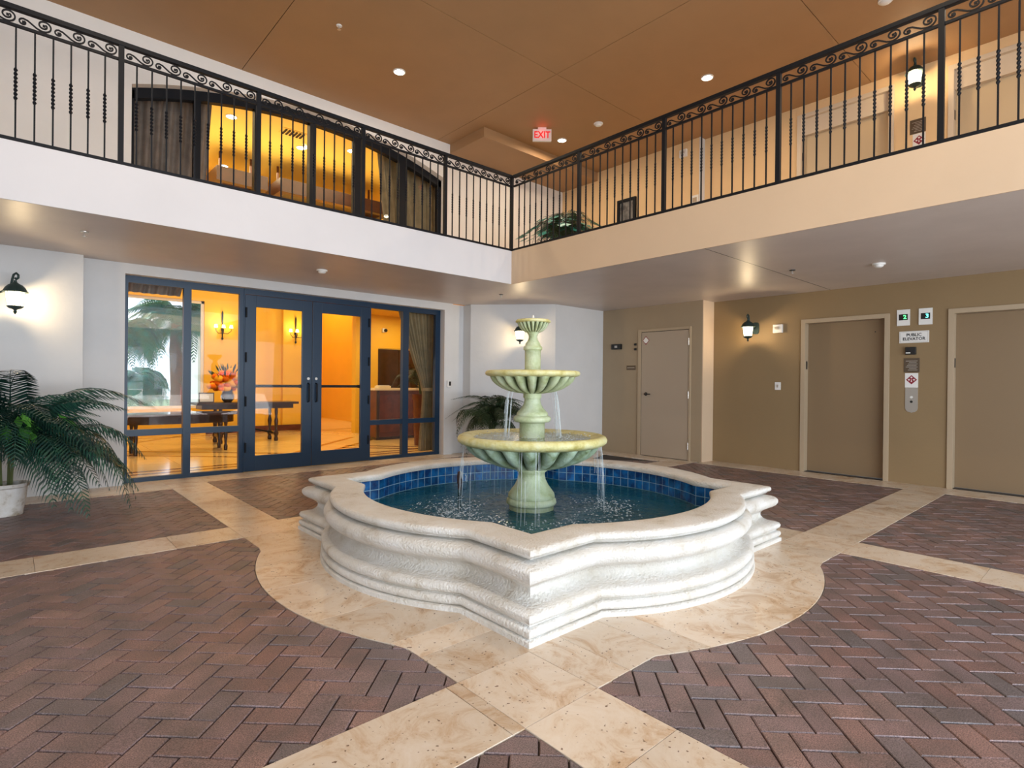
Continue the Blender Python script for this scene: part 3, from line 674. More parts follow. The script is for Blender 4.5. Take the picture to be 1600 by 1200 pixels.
# ================================================================ railings
def twist_bar(h, s=0.0060):
    g = G(); L = []
    z0, z1 = h*0.36, h*0.64; zs = [0, z0]; n = 48
    for i in range(1, n): zs.append(z0+(z1-z0)*i/n)
    zs += [z1, h]
    for z in zs:
        a = 0 if z <= z0 else (2.0*2*PI if z >= z1 else (z-z0)/(z1-z0)*2.0*2*PI); k = (1.0+0.6*abs(math.sin((z-z0)/(z1-z0)*8*PI))) if z0 < z < z1 else 1
        L.append([Vector((s*1.414*k*math.cos(a+PI/4+q*PI/2), s*1.414*k*math.sin(a+PI/4+q*PI/2), z)) for q in range(4)])
    g.loops(L, True, True, True); return g.mesh('baluster')
def scroll_mesh(w=0.205):
    pts = []
    A = (0.036, 0.036)
    for i in range(15):
        t = i/14; a = PI*0.5+2*PI*0.95*(1-t); r = 0.008+0.020*t; pts.append((A[0]+r*math.cos(a), A[1]+r*math.sin(a)))
    pts += [(0.060, 0.058), (0.085, 0.040), (0.112, 0.020)]
    Bc = (w-0.052, 0.057)
    for i in range(30):
        t = i/29; a = -PI*0.62+t*2*PI*1.45; r = 0.050-0.036*t**0.9; pts.append((Bc[0]+r*math.cos(a), Bc[1]+r*math.sin(a)))
    g = G(); L = []
    for i, p in enumerate(pts):
        q0, q1 = pts[max(0, i-1)], pts[min(len(pts)-1, i+1)]; dx, dz = q1[0]-q0[0], q1[1]-q0[1]; l = math.hypot(dx, dz) or 1; nx, nz = -dz/l*.0050, dx/l*.0050
        L.append([Vector((p[0]+nx, -.006, p[1]+nz)), Vector((p[0]-nx, -.006, p[1]-nz)), Vector((p[0]-nx, .006, p[1]-nz)), Vector((p[0]+nx, .006, p[1]+nz))])
    g.loops(L, True, True, True)
    for c in (A, Bc): g.box(c[0]-.008, c[0]+.008, -.007, .007, c[1]-.008, c[1]+.008)
    return g.mesh('scroll')
BARM = twist_bar(0.915); SCR = scroll_mesh(0.207); BARM.materials.append(M['iron']); SCR.materials.append(M['iron'])
def railing(label, loc, rotz, posts, bays_n, first_post=True):
    t = thing('iron_railing', label, 'railing', loc, rotz)
    x0, x1 = posts[0], posts[-1]
    part('top_rail', G().box(x0-(.02 if first_post else 0), x1+.02, -.024, .024, 1.045, 1.083), M['iron'], t, bevel=.004)
    part('scroll_rail', G().box(x0, x1, -.011, .011, .915, .937), M['iron'], t)
    part('bottom_rail', G().box(x0, x1, -.018, .018, .004, .030), M['iron'], t)
    pm = G().box(-.02, .02, -.02, .02, 0, 1.05).mesh('post'); pm.materials.append(M['iron'])
    for i, p in enumerate(posts):
        if i or first_post: link('post', pm, None, t, loc=(p, 0, 0))
        if i < len(posts)-1:
            q = posts[i+1]; n = bays_n
            for k in range(1, n): link('baluster', BARM, None, t, loc=(p+(q-p)*k/n, 0, 0.004))
            w = (q-p-.05)/5
            for k in range(5):
                o = link('scroll', SCR, None, t, loc=(p+.025+w*k, 0, .937)); o.scale = (w/0.207, 1, 1)
    return t
railing('black iron railing with scrollwork above the lobby entrance', (0, 2.565, ZF), 0, [1.994-1.1555*k for k in range(6, -1, -1)], 10)
railing('black iron railing with scrollwork above the elevators', (2.005, 0, ZF), -PI/2, [-2.53+1.233*k for k in range(0, 7)], 11, False)

# ================================================================ fountain
fo = thing('fountain', 'three-tier mossy stone fountain in a white quatrefoil basin', 'fountain', (0, 0, 0))
def outline(off, z, half=1.46, c=0.27, r=1.485, n=22, jag=0.0):
    s, R = half+off, r+off; y = math.sqrt(R*R-(s-c)**2); a = math.asin(y/R); pts = []
    for k in range(4):
        # side facing -Y in local frame, running from x=-s to x=s
        loc = [(-s, -s), (-(s+y)/2, -s)]
        for i in range(n+1):
            t = -a+2*a*i/n; loc.append((R*math.sin(t), -(c+R*math.cos(t))))
        loc.append(((s+y)/2, -s))
        ca, sa = [(1, 0), (0, 1), (-1, 0), (0, -1)][k]
        pts += [Vector((p[0]*ca-p[1]*sa, p[0]*sa+p[1]*ca, z)) for p in loc]
    return pts
prof = [(0, 0), (0, .028), (-.008, .034), (-.022, .036), (-.012, .044), (-.004, .056), (-.004, .072), (-.012, .086), (-.03, .092), (-.032, .098), (-.018, .106), (-.008, .120), (-.006, .138), (-.014, .154), (-.034, .164),
        (-.062, .168), (-.085, .176), (-.108, .192), (-.122, .212), (-.124, .232), (-.112, .250), (-.088, .266), (-.056, .282), (-.034, .300), (-.022, .322), (-.022, .344), (-.034, .364), (-.058, .378), (-.09, .384), (-.118, .386), (-.120, .398)]
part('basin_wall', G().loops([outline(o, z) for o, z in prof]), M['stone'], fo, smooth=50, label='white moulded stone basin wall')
inn = lambda off, z: outline(off, z, 1.155, 0.0, 1.416)
cop = [outline(o, z) for o, z in [(-.130, .396), (-.092, .398), (-.086, .406), (-.076, .412), (-.066, .418), (-.062, .430), (-.064, .444), (-.074, .453), (-.090, .4575)]]
cop += [inn(.035, .4575), inn(.012, .453), inn(.002, .444), inn(.0, .425), inn(.004, .405), inn(.03, .398)]
part('coping', G().loops(cop), M['stone'], fo, smooth=50, label='broad white stone rim around the pool')
part('pool_lining', G().loops([inn(.03, .41), inn(.03, .0), inn(-.0, -.0)], cap1=True), M['grout'], fo)
# blue tiles in rows on the pool wall
pl = [Vector((p.x, p.y)) for p in inn(.028, 0)]
cum = [0]
for i in range(len(pl)): cum.append(cum[-1]+(pl[(i+1) % len(pl)]-pl[i]).length)
def at(d):
    d %= cum[-1]
    for i in range(len(pl)):
        if cum[i+1] >= d:
            t = (d-cum[i])/(cum[i+1]-cum[i]+1e-9); a, b = pl[i], pl[(i+1) % len(pl)]; return a+(b-a)*t
NT = 112; step = cum[-1]/NT
tm = G().box(-step/2+.003, step/2-.003, -.008, .004, -.040, .040).mesh('tile', bevel=0.002); tm.materials.append(M['tile'])
tiles = []
for k in range(NT):
    a, b = at(k*step+.002), at((k+1)*step-.002); mid = (a+b)/2; d = b-a
    view = (mid.y+mid.x)   # far half is what the camera can see
    for zc in (.358, .272, .186):
        tiles.append((-view, mid, math.atan2(d.y, d.x), zc, d.length))
tiles.sort(key=lambda t: t[0])
for v, mid, an, zc, L in tiles[:280]:
    o = link('tile', tm, None, fo, loc=(mid.x, mid.y, zc), rot=(0, 0, an)); o.scale = (min(1, L/step), 1, 1)
def lobes(n, amp):
    return lambda th, r, z: 1
def bowl(name, rim, under, n, lob, label, z_of_lobes, amp, mrim, munder):
    z0, z1 = z_of_lobes
    def md(th, r, z):
        k = max(0, min(1, (z1-z)/(z1-z0)*7))*1.0
        c = abs(math.sin(th*lob/2)); return 1-amp*k*(1-c**0.6)
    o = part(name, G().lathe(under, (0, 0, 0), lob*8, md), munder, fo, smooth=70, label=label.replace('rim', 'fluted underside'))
    part('rim', G().lathe(rim, (0, 0, 0), 64), mrim, o, smooth=60, label=label)
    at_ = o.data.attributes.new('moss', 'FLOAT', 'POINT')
    for v in o.data.vertices: at_.data[v.index].value = max(0, 1-abs(math.sin(math.atan2(v.co.y, v.co.x)*lob/2))**.55)*1.3  # groove mask for moss and the shade painted with it
# heights from the photograph: lower rim .82, middle rim 1.38, top rim 1.82
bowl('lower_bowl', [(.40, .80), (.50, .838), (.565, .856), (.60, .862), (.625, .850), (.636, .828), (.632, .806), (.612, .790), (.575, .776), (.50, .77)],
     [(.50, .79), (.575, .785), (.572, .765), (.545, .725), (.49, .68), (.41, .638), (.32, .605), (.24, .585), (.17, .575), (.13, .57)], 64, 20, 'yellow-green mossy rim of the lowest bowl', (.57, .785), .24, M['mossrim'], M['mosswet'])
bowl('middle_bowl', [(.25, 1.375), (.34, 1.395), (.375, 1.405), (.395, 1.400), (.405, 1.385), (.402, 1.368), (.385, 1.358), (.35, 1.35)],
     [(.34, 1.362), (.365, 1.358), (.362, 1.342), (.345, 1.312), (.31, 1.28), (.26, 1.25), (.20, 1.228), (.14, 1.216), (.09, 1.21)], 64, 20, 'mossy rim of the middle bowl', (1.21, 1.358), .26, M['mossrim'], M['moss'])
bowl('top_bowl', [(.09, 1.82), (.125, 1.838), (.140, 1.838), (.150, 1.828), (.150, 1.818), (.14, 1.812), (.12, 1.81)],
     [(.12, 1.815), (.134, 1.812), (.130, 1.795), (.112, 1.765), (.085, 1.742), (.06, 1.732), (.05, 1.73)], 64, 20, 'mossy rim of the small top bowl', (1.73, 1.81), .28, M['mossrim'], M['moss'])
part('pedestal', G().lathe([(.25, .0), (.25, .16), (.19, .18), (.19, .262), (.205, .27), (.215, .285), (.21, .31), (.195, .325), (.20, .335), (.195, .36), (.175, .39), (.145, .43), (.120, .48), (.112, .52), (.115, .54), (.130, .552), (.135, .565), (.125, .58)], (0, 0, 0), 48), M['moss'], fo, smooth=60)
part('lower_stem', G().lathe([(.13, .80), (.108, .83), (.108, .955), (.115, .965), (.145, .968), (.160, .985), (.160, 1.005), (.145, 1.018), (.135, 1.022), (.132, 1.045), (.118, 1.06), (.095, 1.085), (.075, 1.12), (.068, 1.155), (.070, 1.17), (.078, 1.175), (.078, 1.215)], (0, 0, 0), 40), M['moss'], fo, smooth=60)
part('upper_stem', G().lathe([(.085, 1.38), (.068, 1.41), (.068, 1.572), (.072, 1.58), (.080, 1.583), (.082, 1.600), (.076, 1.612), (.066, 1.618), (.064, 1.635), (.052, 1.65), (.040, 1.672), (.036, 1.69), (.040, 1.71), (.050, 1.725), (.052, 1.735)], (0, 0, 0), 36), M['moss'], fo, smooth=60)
part('finial', G().lathe([(.015, 1.80), (.012, 1.85), (.006, 1.875), (.002, 1.88)], (0, 0, 0), 12), M['white'], fo, smooth=60)
for o in fo.children:
    if o.name.split('.')[0] in ('lower_bowl', 'middle_bowl', 'top_bowl', 'pedestal', 'lower_stem', 'upper_stem', 'finial'): o.location = (-.021, .019, 0)
# dark nozzle standing in the pool
nz_ = thing('pool_nozzle', 'dark upright nozzle standing in the fountain pool', 'nozzle', (0.012, 1.086, 0.003)); part('pipe', G().lathe([(.02, 0), (.02, .28), (.027, .285), (.027, .36), (.022, .40), (.010, .405)], (0, 0, 0), 14), mat('nozzle_dark', (.05, .025, .02), .5), nz_, smooth=50)
# water
def water_mat():
    m = bpy.data.materials.new('pool_water'); m.use_nodes = True; nt = m.node_tree; b = nt.nodes['Principled BSDF']
    b.inputs['Base Color'].default_value = (0.004, 0.10, 0.16, 1); b.inputs['Roughness'].default_value = 0.06; b.inputs['IOR'].default_value = 1.33
    geo = nd(nt, 'ShaderNodeNewGeometry')
    n1 = nd(nt, 'ShaderNodeTexNoise'); n1.inputs['Scale'].default_value = 16; n1.inputs['Detail'].default_value = 3; n1.inputs['Distortion'].default_value = 0.8
    nt.links.new(geo.outputs['Position'], n1.inputs['Vector'])
    bp = nd(nt, 'ShaderNodeBump'); bp.inputs['Strength'].default_value = 0.5; bp.inputs['Distance'].default_value = 0.02
    nt.links.new(n1.outputs[0], bp.inputs['Height']); nt.links.new(bp.outputs[0], b.inputs['Normal'])
    tr = nd(nt, 'ShaderNodeBsdfTransparent'); tr.inputs[0].default_value = (0.08, 0.35, 0.45, 1); mx = nd(nt, 'ShaderNodeMixShader'); mx.inputs[0].default_value = 0.72
    out = nt.nodes['Material Output']; nt.links.new(tr.outputs[0], mx.inputs[1]); nt.links.new(b.outputs[0], mx.inputs[2]); nt.links.new(mx.outputs[0], out.inputs[0])
    return m
M['water'] = water_mat(); WZ = 0.228
g = G()
from math import hypot
inner = inn(.024, WZ); n = len(inner); rings = []
for k in range(1, 29):
    s_ = k/28
    rings.append([Vector((p.x*s_, p.y*s_, 0)) for p in inner])
for R in rings[:-1]:
    for p in R:
        d = hypot(p.x, p.y); amp = 0.010*math.exp(-((d-.62)/.28)**2)+0.0025
        p.z = WZ+amp*(noise.noise(Vector((p.x*16, p.y*16, 1.7)))+0.6*noise.noise(Vector((p.x*37, p.y*37, 9.1))))
for p in rings[-1]: p.z = WZ
g.loops(rings, True, True)
o = part('pool_water', g, M['water'], None, smooth=180); tag(o, 'rippled blue-green water in the fountain basin', 'water', kind='stuff')
M['stream'] = bpy.data.materials.new('falling_water'); M['stream'].use_nodes = True
nt = M['stream'].node_tree; b = nt.nodes['Principled BSDF']; b.inputs['Base Color'].default_value = (0.8, 0.88, 0.92, 1); b.inputs['Roughness'].default_value = .15
tr = nd(nt, 'ShaderNodeBsdfTransparent'); mx = nd(nt, 'ShaderNodeMixShader'); mx.inputs[0].default_value = 0.42
nt.links.new(tr.outputs[0], mx.inputs[1]); nt.links.new(b.outputs[0], mx.inputs[2]); nt.links.new(mx.outputs[0], nt.nodes['Material Output'].inputs[0])
def streams(r, z0, z1, n, rr, out, seed, arcs=None):
    rnd = random.Random(seed); g = G()
    for k in range(n):
        a = rnd.uniform(0, 2*PI) if not arcs else rnd.choice(arcs)+rnd.gauss(0, .16)
        ca, sa = math.cos(a), math.sin(a); v = out*rnd.uniform(.6, 1.3); end = z1+(z0-z1)*rnd.choice([0, 0, 0, .25, .5]); st = z0-(z0-z1)*rnd.choice([0, 0, .2, .4])
        pts = []
        for i in range(7):
            z = st+(end-st)*i/6; t = math.sqrt(max(0, (z0-z)/4.9)); rad = r+v*t
            pts.append((rad*ca+rnd.uniform(-.002, .002), rad*sa+rnd.uniform(-.002, .002), z))
        g.tube(pts, rr*rnd.uniform(.5, 1.2), 4)
    # droplets
    for k in range(n*3):
        a = rnd.uniform(0, 2*PI) if not arcs else rnd.choice(arcs)+rnd.gauss(0, .22); z = rnd.uniform(z1, z0); t = math.sqrt((z0-z)/4.9); rad = r+out*rnd.uniform(.4, 1.5)*t
        g.sphere((rad*math.cos(a), rad*math.sin(a), z), rnd.uniform(.001, .0026), 5, 4)
    return g
o = part('falling_water', streams(.585, .778, WZ, 46, .0014, .10, 3, [-PI*.27, -PI*.21, -PI*.16, PI*.78, PI*.88, PI*.4, -PI*.78]), M['stream']); tag(o, 'thin water threads falling from the lowest bowl', 'water', kind='stuff')
o = part('falling_water', streams(.20, 1.235, .84, 34, .0016, .16, 4, [-PI*.28, -PI*.2, PI*.85, PI*.75, PI*.7, -PI*.1, PI]), M['stream']); tag(o, 'thin water threads falling from the middle bowl', 'water', kind='stuff')
# splash foam where the threads land, and water standing in the lowest bowl
rnd = random.Random(5); g = G()
for k in range(900):
    a = rnd.choice([-PI*.25, -PI*.22, PI*.98, PI*.85, PI*.75, -PI*.95, -PI*.6])+rnd.gauss(0, .35); d = .70+abs(rnd.gauss(0, .12))*rnd.choice([-1, 1]); r_ = rnd.uniform(.002, .006)
    g.sphere((d*math.cos(a), d*math.sin(a), WZ+rnd.uniform(0, .012)+abs(rnd.gauss(0, .012))), r_, 5, 4, (1.6, 1.6, .7))
for k in range(260):
    a = rnd.uniform(0, 2*PI); d = rnd.uniform(.16, .5); g.sphere((d*math.cos(a), d*math.sin(a), .842+abs(rnd.gauss(0, .012))), rnd.uniform(.002, .005), 5, 4, (1.6, 1.6, .8))
o = part('splash', g, M['stream']); tag(o, 'white splashes on the pool and in the lowest bowl', 'splash', kind='stuff')
g = G(); rg = []
for k in range(1, 13):
    R_ = .496*k/12; rg.append([Vector((R_*math.cos(a/40*2*PI), R_*math.sin(a/40*2*PI), .838+(0.004*noise.noise(Vector((R_*math.cos(a/40*2*PI)*30, R_*math.sin(a/40*2*PI)*30, 3))) if k < 12 else 0))) for a in range(40)])
g.loops(rg, True, True)
M['water2'] = mat('bowl_water', (0.14, 0.17, 0.08), 0.06, bump=.5, bscale=25)
o = part('bowl_water', g, M['water2'], None, smooth=180); tag(o, 'greenish water standing in the lowest bowl', 'water', kind='stuff')

for o in bpy.data.objects:
    if o.name.split('.')[0] in ('falling_water', 'splash', 'bowl_water'): o.location = (-.021, .019, 0)
# ================================================================ lanterns
def lantern(label, loc, rotz, reach=0.28, power=22, size=1.0):
    """local +x points out of the wall"""
    t = thing('wall_lantern', label, 'lantern', loc, rotz); s = size
    pl = []
    for k in range(16):
        a = k/16*2*PI; pl.append((.055*s*(abs(math.cos(a))**.6)*(1 if math.cos(a) > 0 else -1), .095*s*(abs(math.sin(a))**.6)*(1 if math.sin(a) > 0 else -1)))
    g = G(); g.prism(pl, 0, .022, Matrix(((0, 0, 1, 0), (1, 0, 0, 0), (0, 1, 0, 0), (0, 0, 0, 1)))); part('backplate', g, M['lantern'], t)
    pts = [(.02, 0, 0), (.08, 0, -.02), (.14, 0, .0), (reach-.055, 0, .05), (reach-.035, 0, .13), (reach-.02, 0, .175), (reach+.01, 0, .19), (reach+.035, 0, .17), (reach+.035, 0, .14), (reach+.01, 0, .125), (reach-.002, 0, .14)]
    part('arm', G().tube([(x, y, z+.01) for x, y, z in pts], .011*s, 8), M['lantern'], t, smooth=60)
    c = (reach, 0, -.06)
    part('ring', G().lathe([(.012, .165), (.016, .175), (.012, .185)], c, 12), M['lantern'], t, smooth=60)
    part('cap', G().lathe([(.108, .06), (.108, .068), (.10, .075), (.085, .105), (.06, .135), (.03, .152), (.018, .165), (.006, .172)], c, 24), M['lantern'], t, smooth=60)
    lg = part('lamp_glass', G().lathe([(.080, .062), (.078, .02), (.062, -.085)], c, 8, cap=False), M['lantern_glass'], t)
    g = G()
    for k in range(8):
        a = k/8*2*PI; g.tube([(c[0]+.082*math.cos(a), .082*math.sin(a), c[2]+.062), (c[0]+.064*math.cos(a), .064*math.sin(a), c[2]-.085)], .0025, 4)
    part('cage', g, M['lantern'], lg)
    part('base_cup', G().lathe([(.068, -.082), (.070, -.090), (.05, -.108), (.02, -.118), (.012, -.125), (.012, -.135), (.018, -.142), (.012, -.152), (.004, -.168)], c, 16), M['lantern'], lg, smooth=60)
    part('bulb', G().sphere((c[0], 0, c[2]-.01), .022, 10, 8, (1, 1, 1.6)), M['bulb'], lg, smooth=180)
    l = bpy.data.lights.new('lantern_light', 'POINT'); l.energy = power; l.color = (1.0, .74, .42); l.shadow_soft_size = .03
    lo = bpy.data.objects.new('lantern_light', l); COL.objects.link(lo); lo.parent = t; lo.location = (c[0]+.045, 0, c[2]-.02)
    return t
lantern('lit wall lantern on the white wall above the big palm', (-3.50, 4.615, 2.19), -0.85, .30, 24)
lantern('lit wall lantern on the tan wall left of the elevators', (5.6, 0.66, 2.215), PI, .28, 26)
nrm = math.atan2(-1.03, -1.14)
lantern('lit wall lantern on the angled wall behind the fountain top', (3.50, 3.955, 2.20), nrm, .27, 24, .9)
lantern('lit wall lantern upstairs between the elevator doors', (5.6, -1.49, 5.36), PI, .25, 24)

# ================================================================ ceiling fittings
def downlight(x, y, z, label, r=.085):
    t = thing('recessed_downlight', label, 'downlight', (x, y, z)); part('trim_ring', G().lathe([(r, 0), (r, -.008), (r*.8, -.012), (r*.78, -.003)], (0, 0, 0), 28, cap=False), M['white'], t, smooth=60)
    part('lens', G().lathe([(r*.78, -.002), (r*.78, -.006)], (0, 0, 0), 24), M['led'], t)
downlight(0.61, 3.355, ZC, 'lit ceiling downlight above the lobby entrance side')
downlight(3.809, 0.563, ZC, 'lit ceiling downlight above the elevator side railing')
downlight(3.819, 3.305, ZC, 'lit ceiling downlight beside the exit sign')
def detector(x, y, z, label, s=1.0):
    t = thing('smoke_detector', label, 'smoke detector', (x, y, z)); part('base', G().lathe([(.075*s, 0), (.075*s, -.012), (.07*s, -.018)], (0, 0, 0), 24), M['white'], t, smooth=40)
    part('dome', G().lathe([(.055*s, -.017), (.05*s, -.034), (.03*s, -.045), (.01*s, -.047)], (0, 0, 0), 20), M['white'], t, smooth=60)
detector(3.791, 2.469, ZC, 'white smoke detector on the caramel ceiling near the exit sign')
detector(3.79, -1.56, ZC, 'white smoke detector on the caramel ceiling cut by the top edge')
detector(-0.39, 3.51, ZS, 'white smoke detector under the balcony above the lobby doors', .9)
detector(4.072, -1.448, ZS, 'white smoke detector under the balcony near the elevators', .9)
def sprinkler(x, y, z, label, m='white'):
    t = thing('sprinkler_head', label, 'sprinkler', (x, y, z)); part('escutcheon', G().lathe([(.035, 0), (.033, -.008), (.015, -.012)], (0, 0, 0), 18), M[m], t, smooth=50)
    g = G(); g.lathe([(.006, -.01), (.006, -.045)], (0, 0, 0), 8); g.lathe([(.022, -.045), (.022, -.049)], (0, 0, 0), 14); part('deflector', g, M['steel'], t)
sprinkler(-0.435, 2.975, ZC, 'sprinkler head on the caramel ceiling')
sprinkler(-2.815, 3.34, ZS, 'small sprinkler under the balcony nearest the big palm', 'steel'); sprinkler(2.496, 3.358, ZS, 'small dark sprinkler under the balcony corner', 'black'); sprinkler(3.756, -0.619, ZS, 'small dark sprinkler under the balcony near the elevators', 'black')
t = thing('exit_sign', 'white hanging EXIT sign with red letters', 'exit sign', (3.236, 3.213, ZC), math.radians(-42))
part('canopy', G().box(-.07, .07, -.03, .03, -.03, 0), M['white'], t, bevel=.004)
part('case', G().box(-.155, .155, -.025, .025, -.225, -.03), M['white'], t, bevel=.006)
me = text_mesh('EXIT', .155, .0015, xs=.85); me.transform(Matrix.Translation((0, -.026, -.128)) @ Matrix.Rotation(PI/2, 4, 'X')); link('lettering', me, glow_mat('exit_red', (1.0, .04, .04), 0.9), t)
l = bpy.data.lights.new('exit_glow', 'POINT'); l.energy = .35; l.color = (1, .05, .03); l.shadow_soft_size = .05; lo = bpy.data.objects.new('exit_glow', l); COL.objects.link(lo); lo.parent = t; lo.location = (0, -.10, -.10)

# ================================================================ plants
def frond_mesh(L, rise, droop, leafl, n=26, wid=.012, seed=0, az=0, hang=.5):
    rnd = random.Random(seed); g = G(); pts = []
    for i in range(13):
        t = i/12; x = L*(t-.10*t*t); z = rise*math.sin(min(1, t*1.05)*PI*.62)-droop*t*t*t
        pts.append(Vector((x, .03*math.sin(t*3+seed), z)))
    g.tube(pts, .006, 4, lambda t: 1.1-.85*t)
    for i in range(n):
        t = .16+.84*i/(n-1); k = min(11, int(t*12)); u = t*12-k; p = pts[k].lerp(pts[k+1], u); tg = (pts[k+1]-pts[k]).normalized()
        ll = leafl*(math.sin(min(1, t*.9+.12)*PI)**.6*.9+.15)
        for sd in (-1, 1):
            side = tg.cross(Vector((0, 0, 1))).normalized()*sd
            d1 = (side*.8+tg*.55+Vector((0, 0, .10-hang*.35))).normalized(); d2 = (side*.5+tg*.55+Vector((0, 0, -hang*1.2))).normalized()
            w = tg*wid*rnd.uniform(.7, 1.1); m1 = p+d1*ll*.45; e = m1+d2*ll*.55
            v = [g.b.verts.new(q) for q in (p-w*.3, p+w*.3, m1+w*.55, m1-w*.55, e)]
            g.b.faces.new((v[0], v[1], v[2], v[3])); g.b.faces.new((v[3], v[2], v[4]))
    return g.mesh('frond')
def palm(name, label, loc, n, L, rise, droop, leafl, m, seed, h0, pot=True, tilt=(.0, .0), azr=(0, 2*PI), nleaf=26, hang=.5, wid=.012, potr=.22, poth=.33, cat='potted plant', group=None, pm='pot'):
    t = thing(name, label, cat, loc, 0, group); rnd = random.Random(seed)
    if pot:
        pp = part('planter', G().lathe([(potr*.80, 0), (potr*.82, .03), (potr*.95, poth*.5), (potr, poth*.86), (potr*1.10, poth*.9), (potr*1.12, poth), (potr*.98, poth), (potr*.95, poth*.86)], (0, 0, 0), 32, cap=False), M[pm], t, smooth=40)
        part('soil', G().lathe([(potr*.96, poth*.84), (potr*.96, poth*.86)], (0, 0, 0), 24), M['soil'], pp)
    g = G()
    for k in range(7):
        a = rnd.uniform(0, 6.28); g.tube([(.04*math.cos(a), .04*math.sin(a), h0-.28), (.05*math.cos(a), .05*math.sin(a), h0), (.07*math.cos(a), .07*math.sin(a), h0+.12)], .012, 5)
    part('stalks', g, M['stem'], t)
    meshes = [frond_mesh(L*rnd.uniform(.8, 1.1), rise*rnd.uniform(.6, 1.25), droop*rnd.uniform(.7, 1.3), leafl, nleaf, wid, seed+k, hang=hang) for k in range(7)]
    for me in meshes: me.materials.append(m)
    for k in range(n):
        a = azr[0]+(azr[1]-azr[0])*(k+rnd.uniform(-.3, .3))/n
        o = link('frond', meshes[k % 7], None, t, loc=(.05*math.cos(a), .05*math.sin(a), h0+rnd.uniform(-.02, .14)), rot=(0, rnd.uniform(-.95, .35), a)); sc = rnd.uniform(.75, 1.1); o.scale = (sc, sc, sc)
    return t
big = palm('potted_palm', 'large dark green feather palm in a pale stone planter', (-3.36, 3.72, 0), 60, 1.15, .34, .55, .30, M['leaf'], 11, .52, nleaf=30, hang=.85, wid=.020, azr=(-PI-.35, .42), potr=.155, poth=.30)
g = G(); rnd = random.Random(2)
for k in range(40):
    a = rnd.uniform(-1.2, 1.2)-.6; r_ = rnd.uniform(.25, .55); c = Vector((r_*math.cos(a), r_*math.sin(a), rnd.uniform(.80, 1.02))); d = Vector((math.cos(a+rnd.uniform(-.6, .6)), math.sin(a+rnd.uniform(-.6, .6)), -1.0)).normalized()*.16; sd = d.cross(Vector((math.cos(a), math.sin(a), .2))).normalized()*.032
    v = [c, c+d*.4+sd, c+d, c+d*.4-sd]; g.poly(v)
part('broad_leaves', g, M['leaf_bright'], big, label='bright green pointed leaves in the palm')
palm('potted_palm', 'dark bushy palm behind the fountain at the angled wall', (2.84, 3.95, 0), 46, .74, .34, .50, .24, M['leaf_dark'], 31, .52, nleaf=24, hang=.8, wid=.017, azr=(PI*.80, PI*1.95), potr=.16, poth=.38)
up_ = palm('balcony_palm', 'teal leafy plant upstairs behind the railing corner', (3.75, 3.15, ZF), 26, .60, .40, .45, .24, M['leaf_dark'], 51, .45, nleaf=20, hang=.6, wid=.016, potr=.2, poth=.4)
g = G(); rnd = random.Random(8)
for k in range(110):
    a = rnd.uniform(0, 6.28); r_ = rnd.uniform(.12, .75); c = Vector((r_*math.cos(a), r_*math.sin(a), 1.0-.55*r_*r_+rnd.uniform(-.28, .0))); n_ = Vector((math.cos(a), math.sin(a), -.5)).normalized(); d = n_*.15; sd = d.cross(Vector((0, 0, 1))).normalized()*.08
    g.poly([c-d*.5, c+sd, c+d, c-sd])
part('broad_leaves', g, M['leaf_teal'], up_, label='teal broad leaves')

# ================================================================ the lobby seen through the glass
lob = struct('floor_lobby', G().box(-4.6, 9.0, 5.05, 16.1, -.12, -.008), M['marble'])
ntile = 0
for i in range(17):
    for j in range(14):
        x0 = -4.6+i*.8; y0 = 5.05+j*.8
        if x0+.8 < -4.6 or ntile > 290: continue
        part('tile', G().box(x0+.003, min(9.0, x0+.797), y0+.003, y0+.797, -.008, 0), M['marble'], lob); ntile += 1
def band(p, q, w, mm='marble_dark', z=.0015):
    p, q = Vector(p), Vector(q); d = (q-p).normalized(); nn = Vector((-d.y, d.x))*w/2
    g = G(); g.prism([tuple(p-nn), tuple(q-nn), tuple(q+nn), tuple(p+nn)], 0, z); return g
g = G(); bm_ = [((-2.2, 5.6), (3.0, 5.6)), ((-2.2, 5.85), (3.0, 5.85)), ((-2.2, 8.3), (0.4, 5.9)), ((0.4, 5.9), (3.2, 8.4)), ((-1.8, 8.7), (0.4, 6.6)), ((.4, 6.6), (2.6, 8.7)), ((-2.2, 11.0), (4.4, 11.0)), ((0.4, 12.9), (4.4, 9.2)), ((-2.2, 9.4), (1.4, 12.9)), ((3.0, 5.5), (1.5, 6.9)), ((3.3, 5.6), (1.7, 7.2))]
for p, q in bm_:
    p, q = Vector(p), Vector(q); d = (q-p).normalized(); nn = Vector((-d.y, d.x))*.05; g.prism([tuple(p-nn), tuple(q-nn), tuple(q+nn), tuple(p+nn)], 0, .002)
part('inlay', g, M['marble_dark'], lob, label='dark diagonal inlay lines in the lobby marble')
LZ = 6.35
